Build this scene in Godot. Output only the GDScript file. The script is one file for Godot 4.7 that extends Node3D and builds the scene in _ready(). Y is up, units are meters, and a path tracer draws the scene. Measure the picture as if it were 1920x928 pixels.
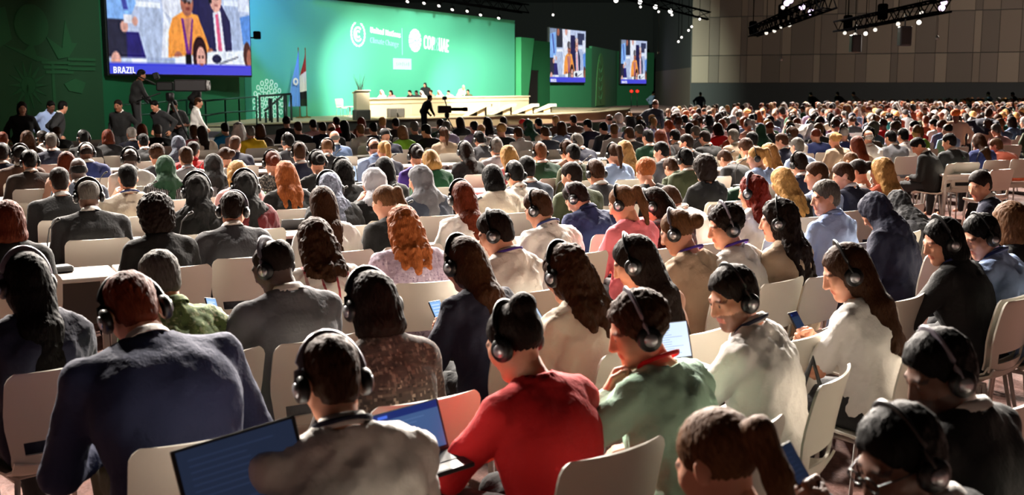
extends Node3D
# A plenary hall seen from the back of the audience: rows of seated people, white chairs, tables, a stage with a lit backdrop.

const FOC := 2100.0                       # focal length in pixels of the 1920 x 928 frame
const EYE := Vector3(0, 2.0, 0)
var tilt := atan(302.0 / FOC)
var names := {}
var mats := {}
var meshes := {}
var tex := {}
var rng := RandomNumberGenerator.new()
var bumps := FastNoiseLite.new()
var people: Array = []                    # every seated person's record, for chairs, tables and labels
var used := {}

# ---------------------------------------------------------------- helpers
func ray(px: float, py: float) -> Vector3:
	var x := (px - 960.0) / FOC
	var y := -(py - 464.0) / FOC
	return Vector3(x, y * cos(tilt) - sin(tilt), -(cos(tilt) + y * sin(tilt)))

func on(px: float, py: float, h: float) -> Vector3:       # the point at height h in that direction
	var d := ray(px, py)
	return EYE + d * ((h - EYE.y) / d.y)

func at(px: float, py: float, depth: float) -> Vector3:   # the point that far along the hall
	var d := ray(px, py)
	return EYE + d * (depth / -d.z)

func numbered(called: String) -> String:
	if not names.has(called):
		names[called] = 0
		return called
	names[called] += 1
	return "%s_%03d" % [called, names[called]]

func tag(o: Node, label: String, category: String, group := "", kind := "") -> Node:
	if label:
		o.set_meta("label", label)
	if category:
		o.set_meta("category", category)
	if group:
		o.set_meta("group", group)
	if kind:
		o.set_meta("kind", kind)
	return o

func thing(called: String, label: String, category: String, p := Vector3.ZERO, yaw := 0.0, group := "") -> Node3D:
	var o := Node3D.new()
	o.name = numbered(called)
	o.position = p
	o.rotation.y = yaw
	add_child(o)
	tag(o, label, category, group)
	return o

func put(called: String, m: Mesh, mat: Material, parent: Node = self, xf := Transform3D.IDENTITY) -> MeshInstance3D:
	var o := MeshInstance3D.new()
	o.name = numbered(called) if parent == self else called
	o.mesh = m
	if mat:
		o.material_override = mat
	o.transform = xf
	parent.add_child(o, true)
	return o

func struct(called: String, m: Mesh, mat: Material, xf := Transform3D.IDENTITY) -> MeshInstance3D:
	var o := put(called, m, mat, self, xf)
	o.set_meta("kind", "structure")
	return o

func at_yaw(p: Vector3, yaw: float) -> Transform3D:
	return Transform3D(Basis(Vector3.UP, yaw), p)

# ---------------------------------------------------------------- materials
func noise_tex(key: String, freq: float, normal: bool, strength := 4.0, size := 256, octaves := 4, ramp: Array = []) -> Texture2D:
	if tex.has(key):
		return tex[key]
	var n := FastNoiseLite.new()
	n.seed = key.hash() & 0xffff
	n.noise_type = FastNoiseLite.TYPE_SIMPLEX_SMOOTH
	n.frequency = freq
	n.fractal_octaves = octaves
	var t := NoiseTexture2D.new()
	t.width = size
	t.height = size
	t.seamless = true
	t.noise = n
	if normal:
		t.as_normal_map = true
		t.bump_strength = strength
	if ramp:
		var g := Gradient.new()
		g.set_color(0, ramp[0])
		g.set_color(1, ramp[1])
		t.color_ramp = g
	tex[key] = t
	return t

func mat(key: String, col: Color, rough := 0.8, metal := 0.0) -> StandardMaterial3D:
	if mats.has(key):
		return mats[key]
	var m := StandardMaterial3D.new()
	m.resource_name = key
	m.albedo_color = col
	m.roughness = rough
	m.metallic = metal
	if key in ["truss black", "lamp black"]:
		m.specular_mode = BaseMaterial3D.SPECULAR_DISABLED
	mats[key] = m
	return m

func glow(key: String, col: Color, energy: float) -> StandardMaterial3D:
	if mats.has(key):
		return mats[key]
	var m := mat(key, Color(0.02, 0.02, 0.02), 0.4)
	m.emission_enabled = true
	m.emission = col
	m.emission_energy_multiplier = energy
	return m

func tri(m: StandardMaterial3D, scale: Vector3) -> StandardMaterial3D:
	m.uv1_triplanar = true
	m.uv1_scale = scale
	return m

const COLORS := {
	"black": Color(0.03, 0.03, 0.034), "charcoal": Color(0.115, 0.115, 0.125), "dark grey": Color(0.2, 0.2, 0.22), "grey": Color(0.36, 0.36, 0.38), "light grey": Color(0.62, 0.62, 0.64),
	"white": Color(0.88, 0.86, 0.84), "cream": Color(0.82, 0.77, 0.7), "beige": Color(0.66, 0.57, 0.48), "brown": Color(0.3, 0.19, 0.13), "dark brown": Color(0.15, 0.09, 0.065),
	"navy": Color(0.07, 0.085, 0.18), "dusk blue": Color(0.11, 0.145, 0.28), "blue": Color(0.12, 0.17, 0.38), "royal blue": Color(0.07, 0.13, 0.3), "steel blue": Color(0.3, 0.38, 0.52), "light blue": Color(0.62, 0.71, 0.88), "cyan": Color(0.1, 0.55, 0.8),
	"red": Color(0.72, 0.03, 0.06), "maroon": Color(0.36, 0.06, 0.09), "pink": Color(0.88, 0.46, 0.5), "pale pink": Color(0.86, 0.66, 0.66), "rust": Color(0.6, 0.24, 0.12), "orange": Color(0.85, 0.4, 0.12),
	"yellow": Color(0.88, 0.72, 0.1), "lime": Color(0.5, 0.74, 0.16), "green": Color(0.05, 0.28, 0.16), "dark green": Color(0.04, 0.22, 0.13), "olive": Color(0.25, 0.28, 0.18), "mint": Color(0.62, 0.75, 0.66),
	"purple": Color(0.24, 0.12, 0.5), "lavender": Color(0.6, 0.55, 0.68), "tan": Color(0.7, 0.53, 0.45), "teal": Color(0.1, 0.42, 0.42), "slate": Color(0.22, 0.25, 0.31),
}
const HAIRS := {
	"black": Color(0.055, 0.045, 0.045), "dark": Color(0.13, 0.085, 0.065), "brown": Color(0.27, 0.165, 0.1), "light brown": Color(0.43, 0.29, 0.18), "auburn": Color(0.4, 0.17, 0.09), "red": Color(0.47, 0.13, 0.07),
	"strawberry": Color(0.66, 0.37, 0.19), "blond": Color(0.74, 0.56, 0.33), "grey": Color(0.4, 0.38, 0.36), "white": Color(0.74, 0.72, 0.7), "ginger": Color(0.6, 0.3, 0.15),
}
const SKINS := [Color(0.85, 0.62, 0.52), Color(0.76, 0.53, 0.42), Color(0.58, 0.38, 0.28), Color(0.38, 0.24, 0.17), Color(0.24, 0.15, 0.11)]

func print_tex(kind: String) -> Texture2D:            # woven and printed cloth, as flat print
	if tex.has(kind):
		return tex[kind]
	var r := RandomNumberGenerator.new()
	r.seed = kind.hash()
	var im := Image.create(128, 128, false, Image.FORMAT_RGB8)
	match kind:
		"red striped":
			im.fill(Color(0.9, 0.87, 0.84))
			for k in 4:
				im.fill_rect(Rect2i(k * 32 + 12, 0, 5, 128), Color(0.58, 0.1, 0.16))
				for j in 8:
					im.fill_rect(Rect2i(k * 32 + r.randi_range(0, 26), 52 + r.randi_range(0, 20), 5, 4), Color(0.5, 0.08, 0.14))
		"grey striped":
			im.fill(Color(0.16, 0.16, 0.17))
			for k in 16:
				im.fill_rect(Rect2i(k * 8, 0, 2, 128), Color(0.55, 0.55, 0.56))
		"fine striped":
			im.fill(Color(0.66, 0.72, 0.84))
			for k in 16:
				im.fill_rect(Rect2i(k * 8, 0, 3, 128), Color(0.44, 0.52, 0.7))
		_:
			var base := Color(0.45, 0.42, 0.46)
			var spots := [Color(0.7, 0.68, 0.7), Color(0.28, 0.25, 0.3)]
			if kind == "camouflage green":
				base = Color(0.34, 0.42, 0.22)
				spots = [Color(0.6, 0.66, 0.42), Color(0.2, 0.26, 0.14), Color(0.75, 0.75, 0.6)]
			elif kind == "mottled brown":
				base = Color(0.27, 0.22, 0.2)
				spots = [Color(0.62, 0.56, 0.5), Color(0.14, 0.11, 0.1), Color(0.42, 0.34, 0.3)]
			elif kind == "black and white printed":
				base = Color(0.1, 0.1, 0.1)
				spots = [Color(0.7, 0.68, 0.64), Color(0.5, 0.48, 0.45)]
			elif kind == "lavender printed":
				base = Color(0.6, 0.54, 0.6)
				spots = [Color(0.75, 0.7, 0.75), Color(0.38, 0.32, 0.4), Color(0.5, 0.44, 0.5)]
			elif kind == "red printed":
				base = Color(0.2, 0.05, 0.07)
				spots = [Color(0.5, 0.12, 0.14), Color(0.1, 0.03, 0.04)]
			elif kind == "blue printed":
				base = Color(0.4, 0.43, 0.5)
				spots = [Color(0.62, 0.65, 0.75), Color(0.22, 0.24, 0.3)]
			im.fill(base)
			for k in 260:
				im.fill_rect(Rect2i(r.randi_range(0, 124), r.randi_range(0, 124), r.randi_range(2, 7), r.randi_range(2, 6)), spots[r.randi_range(0, spots.size() - 1)])
	tex[kind] = ImageTexture.create_from_image(im)
	return tex[kind]

func cloth(name_: String) -> StandardMaterial3D:
	var key := "cloth " + name_
	if mats.has(key):
		return mats[key]
	var m: StandardMaterial3D
	if COLORS.has(name_):
		m = mat(key, COLORS[name_], 0.86)
		m.normal_enabled = true
		m.normal_texture = noise_tex("weave", 0.06, true, 3.0, 256, 5)
		m.normal_scale = 0.5
		tri(m, Vector3(3, 3, 3))
	else:
		m = mat(key, Color.WHITE, 0.88)
		m.albedo_texture = print_tex(name_)
		tri(m, Vector3(3.2, 3.2, 3.2))
	m.rim_enabled = true
	m.rim = 0.08
	m.rim_tint = 0.7
	return m

func hair_mat(name_: String) -> StandardMaterial3D:
	var key := "hair " + name_
	if mats.has(key):
		return mats[key]
	var m := mat(key, HAIRS[name_], 0.62)
	m.metallic_specular = 0.22
	m.albedo_texture = noise_tex("strands", 0.05, false, 1.0, 256, 3, [Color(0.62, 0.6, 0.58), Color(1, 1, 1)])
	m.normal_enabled = true
	m.normal_texture = noise_tex("strand relief", 0.05, true, 6.0, 256, 3)
	m.normal_scale = 0.7
	return tri(m, Vector3(9, 1.6, 9))

func skin_mat(n: int) -> StandardMaterial3D:
	var m := mat("skin %d" % n, SKINS[n], 0.55)
	m.vertex_color_use_as_albedo = true
	m.subsurf_scatter_enabled = true
	m.subsurf_scatter_strength = 0.08
	return m

# ---------------------------------------------------------------- plain shapes
func box_mesh(size: Vector3, bevel := 0.0) -> Mesh:
	var key := "box %s %.4f" % [size, bevel]
	if meshes.has(key):
		return meshes[key]
	var st := SurfaceTool.new()
	st.begin(Mesh.PRIMITIVE_TRIANGLES)
	st.set_smooth_group(-1)
	var h := size / 2.0
	if bevel <= 0.0:
		add_box(st, Vector3.ZERO, size)
	else:
		var b := minf(bevel, minf(h.x, minf(h.y, h.z)) * 0.9)
		# three pairs of faces, twelve chamfers and eight corners
		for ax in 3:
			for s in [-1.0, 1.0]:
				var n := Vector3.ZERO
				n[ax] = s
				var u := (ax + 1) % 3
				var v := (ax + 2) % 3
				var q := []
				for k in [[-1, -1], [1, -1], [1, 1], [-1, 1]]:
					var p := Vector3.ZERO
					p[ax] = s * h[ax]
					p[u] = k[0] * (h[u] - b)
					p[v] = k[1] * (h[v] - b)
					q.append(p)
				face(st, q, n)
				for t in [-1.0, 1.0]:
					var e := []
					for w in [-1.0, 1.0]:
						var p := Vector3.ZERO
						p[ax] = s * h[ax]
						p[u] = t * (h[u] - b)
						p[v] = w * (h[v] - b)
						var r := Vector3.ZERO
						r[ax] = s * (h[ax] - b)
						r[u] = t * h[u]
						r[v] = w * (h[v] - b)
						e.append(p)
						e.append(r)
					var nn := n
					nn[u] = t
					face(st, [e[0], e[1], e[3], e[2]], nn)
		for sx in [-1.0, 1.0]:
			for sy in [-1.0, 1.0]:
				for sz in [-1.0, 1.0]:
					var s := Vector3(sx, sy, sz)
					var c := s * (h - Vector3(b, b, b))
					face(st, [c + Vector3(sx * b, 0, 0), c + Vector3(0, sy * b, 0), c + Vector3(0, 0, sz * b)], s)
	st.generate_normals()
	meshes[key] = st.commit()
	return meshes[key]

func face(st: SurfaceTool, q: Array, n: Vector3) -> void:      # a flat polygon whose front looks along n
	var turn: bool = (q[1] - q[0]).cross(q[2] - q[0]).dot(n) > 0.0
	for k in range(1, q.size() - 1):
		st.add_vertex(q[0])
		st.add_vertex(q[k + 1] if turn else q[k])
		st.add_vertex(q[k] if turn else q[k + 1])

func add_box(st: SurfaceTool, c: Vector3, size: Vector3, b := Basis.IDENTITY) -> void:
	var h := size / 2.0
	for ax in 3:
		for s in [-1.0, 1.0]:
			var n := Vector3.ZERO
			n[ax] = s
			var u := (ax + 1) % 3
			var v := (ax + 2) % 3
			var q := []
			for k in [[-1, -1], [1, -1], [1, 1], [-1, 1]]:
				var p := Vector3.ZERO
				p[ax] = s * h[ax]
				p[u] = k[0] * h[u]
				p[v] = k[1] * h[v]
				q.append(c + b * p)
			face(st, q, b * n)

func new_st(smooth := false) -> SurfaceTool:
	var st := SurfaceTool.new()
	st.begin(Mesh.PRIMITIVE_TRIANGLES)
	st.set_smooth_group(0 if smooth else -1)
	return st

func done(st: SurfaceTool) -> ArrayMesh:
	st.index()
	st.generate_normals()
	return st.commit()

func frame_of(d: Vector3) -> Basis:        # a basis whose z runs along d
	var z := d.normalized()
	var x := (Vector3.UP if absf(z.y) < 0.95 else Vector3.RIGHT).cross(z).normalized()
	return Basis(x, z.cross(x), z)

func add_tube(st: SurfaceTool, pts: Array, radii: Array, sides := 8, caps := true, flat := Vector2.ONE) -> void:
	var rings := []
	for i in pts.size():
		var d: Vector3 = pts[mini(i + 1, pts.size() - 1)] - pts[maxi(i - 1, 0)]
		var b := frame_of(d)
		var ring := []
		var r: float = radii[mini(i, radii.size() - 1)]
		for k in sides:
			var a := TAU * k / sides
			ring.append(pts[i] + b.x * cos(a) * r * flat.x + b.y * sin(a) * r * flat.y)
		rings.append(ring)
	for i in pts.size() - 1:
		for k in sides:
			var l := (k + 1) % sides
			for v in [rings[i][k], rings[i + 1][k], rings[i][l], rings[i][l], rings[i + 1][k], rings[i + 1][l]]:
				st.add_vertex(v)
	if caps:
		var d0: Vector3 = pts[0] - pts[1]
		face(st, rings[0], d0)
		var d1: Vector3 = pts[-1] - pts[-2]
		face(st, rings[-1], d1)

func tube(pts: Array, radii: Array, sides := 8, flat := Vector2.ONE) -> ArrayMesh:
	var st := new_st(true)
	add_tube(st, pts, radii, sides, true, flat)
	return done(st)

func lathe(profile: Array, sides := 16) -> ArrayMesh:       # [radius, height] pairs, from the bottom up, about y
	var st := new_st(true)
	add_lathe(st, profile, sides)
	return done(st)

func add_lathe(st: SurfaceTool, profile: Array, sides := 16, xf := Transform3D.IDENTITY) -> void:
	for i in profile.size() - 1:
		for k in sides:
			var a := TAU * k / sides
			var b := TAU * (k + 1) / sides
			var p := [Vector3(profile[i][0] * cos(a), profile[i][1], profile[i][0] * sin(a)), Vector3(profile[i][0] * cos(b), profile[i][1], profile[i][0] * sin(b)),
				Vector3(profile[i + 1][0] * cos(b), profile[i + 1][1], profile[i + 1][0] * sin(b)), Vector3(profile[i + 1][0] * cos(a), profile[i + 1][1], profile[i + 1][0] * sin(a))]
			for n in [0, 1, 2, 0, 2, 3]:
				st.add_vertex(xf * p[n])

# a curved sheet with thickness: pts[row][column], closed all round; cells listed in holes are left open
func sheet(pts: Array, thick: float, holes := {}) -> ArrayMesh:
	var rows := pts.size()
	var cols: int = pts[0].size()
	var nor := []
	for i in rows:
		var line := []
		for j in cols:
			var du: Vector3 = pts[i][mini(j + 1, cols - 1)] - pts[i][maxi(j - 1, 0)]
			var dv: Vector3 = pts[mini(i + 1, rows - 1)][j] - pts[maxi(i - 1, 0)][j]
			line.append(du.cross(dv).normalized())
		nor.append(line)
	var st := new_st(false)
	for side in 2:
		st.set_smooth_group(side)
		for i in rows - 1:
			for j in cols - 1:
				if holes.has(Vector2i(j, i)):
					continue
				var o := thick * (0.5 if side == 0 else -0.5)
				var q := [pts[i][j] + nor[i][j] * o, pts[i][j + 1] + nor[i][j + 1] * o, pts[i + 1][j + 1] + nor[i + 1][j + 1] * o, pts[i + 1][j] + nor[i + 1][j] * o]
				for n in ([0, 2, 1, 0, 3, 2] if side == 0 else [0, 1, 2, 0, 2, 3]):
					st.add_vertex(q[n])
	st.set_smooth_group(-1)
	var solid := func(j: int, i: int) -> bool: return i >= 0 and j >= 0 and i < rows - 1 and j < cols - 1 and not holes.has(Vector2i(j, i))
	var h := thick * 0.5
	for i in rows - 1:
		for j in cols - 1:
			if not solid.call(j, i):
				continue
			for e in [[j, i, j + 1, i, j, i - 1], [j + 1, i, j + 1, i + 1, j + 1, i], [j + 1, i + 1, j, i + 1, j, i + 1], [j, i + 1, j, i, j - 1, i]]:
				if not solid.call(e[4], e[5]):
					var a: Vector3 = pts[e[1]][e[0]]
					var b: Vector3 = pts[e[3]][e[2]]
					var na: Vector3 = nor[e[1]][e[0]] * h
					var nb: Vector3 = nor[e[3]][e[2]] * h
					for v in [a + na, b + nb, b - nb, a + na, b - nb, a - na]:
						st.add_vertex(v)
	return done(st)

# a polygon in the plane (x right, y up) given thickness along -z .. 0
func plate(poly: PackedVector2Array, thick: float) -> ArrayMesh:
	var st := new_st(false)
	if Geometry2D.is_polygon_clockwise(poly):
		poly.reverse()
	var ids := Geometry2D.triangulate_polygon(poly)
	for k in range(0, ids.size(), 3):
		var t := [poly[ids[k]], poly[ids[k + 1]], poly[ids[k + 2]]]
		face(st, [Vector3(t[0].x, t[0].y, thick), Vector3(t[1].x, t[1].y, thick), Vector3(t[2].x, t[2].y, thick)], Vector3(0, 0, 1))
		face(st, [Vector3(t[0].x, t[0].y, 0), Vector3(t[1].x, t[1].y, 0), Vector3(t[2].x, t[2].y, 0)], Vector3(0, 0, -1))
	for k in poly.size():
		var a := poly[k]
		var b := poly[(k + 1) % poly.size()]
		var n := Vector3(b.y - a.y, a.x - b.x, 0)
		face(st, [Vector3(a.x, a.y, 0), Vector3(b.x, b.y, 0), Vector3(b.x, b.y, thick), Vector3(a.x, a.y, thick)], n)
	return done(st)

func arc_plate(r0: float, r1: float, a0: float, a1: float, thick: float, sx := 1.0, n := 24) -> ArrayMesh:
	var poly := PackedVector2Array()
	for k in n + 1:
		var a := deg_to_rad(lerpf(a0, a1, float(k) / n))
		poly.append(Vector2(cos(a) * r1 * sx, sin(a) * r1))
	if r0 > 0.0:
		for k in n + 1:
			var a := deg_to_rad(lerpf(a1, a0, float(k) / n))
			poly.append(Vector2(cos(a) * r0 * sx, sin(a) * r0))
	elif absf(a1 - a0) >= 359.0:
		poly.remove_at(n)
	return plate(poly, thick)

func letters(text: String, height: float, depth: float, bold := true) -> TextMesh:
	var t := TextMesh.new()
	t.text = text
	var f := SystemFont.new()
	f.font_names = PackedStringArray(["Droid Sans"])
	f.font_weight = 700 if bold else 400
	t.font = f
	t.font_size = 64
	t.pixel_size = height / 46.0
	t.depth = depth
	t.curve_step = 4.0
	t.horizontal_alignment = HORIZONTAL_ALIGNMENT_LEFT
	return t

# ---------------------------------------------------------------- people: skeleton
func skeleton(p: Dictionary) -> Dictionary:
	var stand: bool = p.get("stand", false)
	var lean: float = p.get("lean", 0.08)
	var hunch: float = p.get("hunch", 0.14)
	var w: float = p.get("w", 0.165 if p.get("fem", false) else 0.185)
	var hip := Vector3(0, 0.95 if stand else 0.555, 0.03)
	var b := Basis(Vector3.UP, p.get("twist", 0.0)) * Basis(Vector3.BACK, p.get("side", 0.0)) * Basis(Vector3.RIGHT, -lean)
	var chest: Vector3 = hip + b * Vector3(0, 0.305, 0)
	var b2 := b * Basis(Vector3.RIGHT, -hunch)
	var neck := chest + b2 * Vector3(0, 0.185, 0.025)
	var nd := (b2.y * 0.55 + Vector3.UP * 0.45 - b2.z * 0.22).normalized()
	var ntop := neck + nd * 0.056
	var hb := Basis(Vector3.UP, p.get("twist", 0.0) * 0.5 + p.get("hy", 0.0)) * Basis(Vector3.BACK, p.get("hr", 0.0)) * Basis(Vector3.RIGHT, -p.get("hp", 0.2))
	var head := Transform3D(hb, ntop + hb * Vector3(0, 0.096, -0.025))
	var j := {"hip": hip, "b": b, "chest": chest, "b2": b2, "neck": neck, "nd": nd, "ntop": ntop, "head": head, "w": w, "stand": stand, "legw": p.get("legw", 0.1), "fem": p.get("fem", false), "fat": p.get("fat", 0.0)}
	var i := 0
	for s in [-1.0, 1.0]:
		var sh := chest + b2 * Vector3(s * w, 0.113, 0.012)
		var arm: String = p.get("la" if s < 0 else "ra", "lap")
		var wr: Vector3
		var pole := Vector3(s * 0.7, -0.7, 0.45)
		var grip := "curl"
		var palm := Vector3(0, -1, 0)
		match arm:
			"lap": wr = Vector3(s * 0.1, 0.675, -0.27) + b * Vector3(0, 0, -0.02)
			"table":
				wr = Vector3(s * 0.17, 0.79, -0.36)
				grip = "flat"
			"type":
				wr = Vector3(s * 0.1, 0.72, -0.37)
				grip = "flat"
				pole = Vector3(s * 1.0, -0.55, 0.2)
			"phone":
				wr = Vector3(s * 0.05, 0.80, -0.33)
				grip = "grip"
				palm = Vector3(-s, -0.2, 0.25)
			"hold":
				wr = Vector3(s * 0.2, 0.84, -0.36)
				grip = "grip"
				palm = Vector3(-s, 0.1, 0.2)
			"chin":
				wr = head * Vector3(s * 0.03, -0.17, -0.18)
				grip = "grip"
				palm = Vector3(-s * 0.3, 0.2, 1)
				pole = Vector3(s * 0.6, -0.7, -0.7)
			"peer":
				wr = Vector3(s * 0.05, head.origin.y - 0.2, head.origin.z - 0.24)
				grip = "grip"
				palm = Vector3(-s, -0.2, 0.25)
			"ear":
				wr = head * Vector3(s * 0.12, -0.16, -0.1)
				palm = Vector3(-s, 0, 0)
				pole = Vector3(s * 0.6, -1.0, -0.2)
			"up":
				wr = head * Vector3(s * 0.15, -0.1, -0.14)
				palm = Vector3(-s, 0, 0.3)
				grip = "flat"
				pole = Vector3(s * 0.6, -1.0, 0)
			"side":
				wr = Vector3(s * (w + 0.1), hip.y + (0.02 if stand else 0.05), -0.02 if stand else -0.16)
				palm = Vector3(-s, 0, 0)
				pole = Vector3(s * 0.5, 0, 1)
			"fold":
				wr = chest + b2 * Vector3(s * 0.06, -0.12, -0.2)
				palm = Vector3(0, -0.3, 1)
			"knee": wr = Vector3(s * 0.13, 0.64, -0.36)
		if p.has("lw") and s < 0:
			wr = p.lw
		if p.has("rw") and s > 0:
			wr = p.rw
		var lu := 0.27 if p.get("fem", false) else 0.29
		var lf := 0.235 if p.get("fem", false) else 0.25
		var v := wr - sh
		var dist := clampf(v.length(), 0.12, (lu + lf) * 0.985)
		var dir := v.normalized()
		wr = sh + dir * dist
		var x := (lu * lu - lf * lf + dist * dist) / (2.0 * dist)
		var h := sqrt(maxf(lu * lu - x * x, 0.0))
		var pl := (pole - dir * pole.dot(dir)).normalized()
		var el := sh + dir * x + pl * h
		var fd := (wr - el).normalized()
		if arm == "chin" or arm == "ear":
			fd = (fd + Vector3(-s * 0.2, 0.5, 0.2)).normalized()
		elif arm in ["lap", "type", "table", "knee"]:
			fd = (fd + Vector3(-s * 0.25, -0.15, -0.3)).normalized()
		var py := -(palm - fd * palm.dot(fd)).normalized()
		var hbas := Basis(py.cross(-fd), py, -fd)
		j[i] = {"sh": sh, "el": el, "wr": wr, "hand": Transform3D(hbas, wr), "grip": p.get("lg" if s < 0 else "rg", grip)}
		var hj := hip + b * Vector3(s * 0.09, 0, 0) if not stand else hip + Vector3(s * 0.085, -0.03, -0.02)
		if stand:
			j[i].merge({"hj": hj, "kn": Vector3(s * j.legw, 0.5, -0.01), "an": Vector3(s * (j.legw + 0.01), 0.09, 0.03), "toe": Vector3(s * (j.legw + 0.03), 0.035, -0.12)})
		else:
			var kf: float = p.get("kick", 0.0)
			j[i].merge({"hj": Vector3(s * 0.09, 0.558, 0.0), "kn": Vector3(s * j.legw, 0.53, -0.42), "an": Vector3(s * (j.legw + 0.01), 0.085, -0.40 - kf), "toe": Vector3(s * (j.legw + 0.03), 0.035, -0.55 - kf)})
		i += 1
	return j

func torso(s: Sdf, j: Dictionary, e: float) -> void:
	var b: Basis = j.b
	var b2: Basis = j.b2
	var fem: bool = j.fem
	var ft: float = j.fat
	var hw := 0.085 if fem else 0.075
	s.cap(j.hip + b * Vector3(-hw, 0.02, 0), j.hip + b * Vector3(hw, 0.02, 0), 0.106 + e * 0.7 + ft, 0.106 + e * 0.7 + ft, 0.05)
	var ww := 0.05 if fem else 0.07
	s.cap(j.hip + b * Vector3(-ww, 0.17, -0.01), j.hip + b * Vector3(ww, 0.17, -0.01), (0.098 if fem else 0.108) + e + ft, (0.098 if fem else 0.108) + e + ft, 0.07)
	var cw: float = j.w - 0.105
	s.cap(j.chest + b2 * Vector3(-cw, -0.02, -0.005), j.chest + b2 * Vector3(cw, -0.02, -0.005), 0.108 + e + ft * 0.6, 0.108 + e + ft * 0.6, 0.07)
	s.cap(j.chest + b2 * Vector3(-cw * 0.8, 0.055, 0.01), j.chest + b2 * Vector3(cw * 0.8, 0.055, 0.01), 0.096 + e, 0.096 + e, 0.06)
	for i in 2:
		var a: Dictionary = j[i]
		s.cap(j.neck + b2 * Vector3(0, -0.015, 0), a.sh, 0.056 + e * 0.6, 0.053 + e * 0.6, 0.05)
	if fem:
		for x in [-0.07, 0.07]:
			s.ell(j.chest + b2 * Vector3(x, 0.0, -0.095), Vector3(0.06, 0.06, 0.05) + Vector3(e, e, e), 0.04, b2)

func arms(s: Sdf, j: Dictionary, e: float, length: float) -> void:    # length 1: to the wrist, 0.45: above the elbow
	for i in 2:
		var a: Dictionary = j[i]
		var k := 0.92 if j.fem else 1.0
		var full := minf(length * 2.0, 1.0)
		var el: Vector3 = a.sh.lerp(a.el, full)
		s.cap(a.sh, el, 0.056 * k + e, lerpf(0.056, 0.045, full) * k + e, 0.022)
		if length > 0.5:
			var g := (length - 0.5) * 2.0
			s.cap(a.el, a.el.lerp(a.wr, g), 0.044 * k + e, lerpf(0.044, 0.029, g) * k + e, 0.02)

func legs(s: Sdf, j: Dictionary, e: float) -> void:
	for i in 2:
		var a: Dictionary = j[i]
		s.cap(a.hj, a.kn, 0.088 + e, 0.062 + e, 0.04)
		s.cap(a.kn, a.an, 0.06 + e, 0.042 + e, 0.03)

func bounds(j: Dictionary, margin: float, lower: bool) -> AABB:
	var b := AABB(j.hip, Vector3.ZERO)
	var pts := [j.chest, j.neck, j.ntop]
	for i in 2:
		pts.append_array([j[i].sh, j[i].el, j[i].wr])
		if lower:
			pts.append_array([j[i].kn, j[i].an, j[i].toe])
	for q in pts:
		b = b.expand(q)
	return b.grow(margin)

# moves the points along their normals by noise and gives [positions, normals, indices]
func finish(m: Array, amp := 0.0, freq := Vector3.ONE) -> Array:
	var vs: PackedVector3Array = m[0]
	var ids: PackedInt32Array = m[1]
	var ns := normals_of(vs, ids)
	if amp > 0.0:
		for i in vs.size():
			var v := vs[i]
			vs[i] = v + ns[i] * amp * bumps.get_noise_3d(v.x * freq.x, v.y * freq.y, v.z * freq.z)
		ns = normals_of(vs, ids)
	return [vs, ns, ids]

func normals_of(vs: PackedVector3Array, ids: PackedInt32Array) -> PackedVector3Array:
	var ns := PackedVector3Array()
	ns.resize(vs.size())
	for k in range(0, ids.size(), 3):
		var a := ids[k]
		var b := ids[k + 1]
		var c := ids[k + 2]
		var n := (vs[c] - vs[a]).cross(vs[b] - vs[a])
		ns[a] += n
		ns[b] += n
		ns[c] += n
	for i in ns.size():
		ns[i] = ns[i].normalized()
	return ns

func to_mesh(parts: Array) -> ArrayMesh:                 # parts: [positions, normals, indices, colours or null, transform]
	var vs := PackedVector3Array()
	var ns := PackedVector3Array()
	var cs := PackedColorArray()
	var ids := PackedInt32Array()
	for q in parts:
		var xf: Transform3D = q[4] if q.size() > 4 else Transform3D.IDENTITY
		var base := vs.size()
		vs.append_array(xf * (q[0] as PackedVector3Array))
		ns.append_array(Transform3D(xf.basis, Vector3.ZERO) * (q[1] as PackedVector3Array))
		var col = q[3] if q.size() > 3 else null
		if col is PackedColorArray:
			cs.append_array(col)
		else:
			var fill := PackedColorArray()
			fill.resize(q[0].size())
			fill.fill(col if col is Color else Color.WHITE)
			cs.append_array(fill)
		for k in q[2]:
			ids.append(base + k)
	var arr := []
	arr.resize(Mesh.ARRAY_MAX)
	arr[Mesh.ARRAY_VERTEX] = vs
	arr[Mesh.ARRAY_NORMAL] = ns
	arr[Mesh.ARRAY_COLOR] = cs
	arr[Mesh.ARRAY_INDEX] = ids
	var am := ArrayMesh.new()
	if vs.size() > 0:
		am.add_surface_from_arrays(Mesh.PRIMITIVE_TRIANGLES, arr)
	return am

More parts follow.
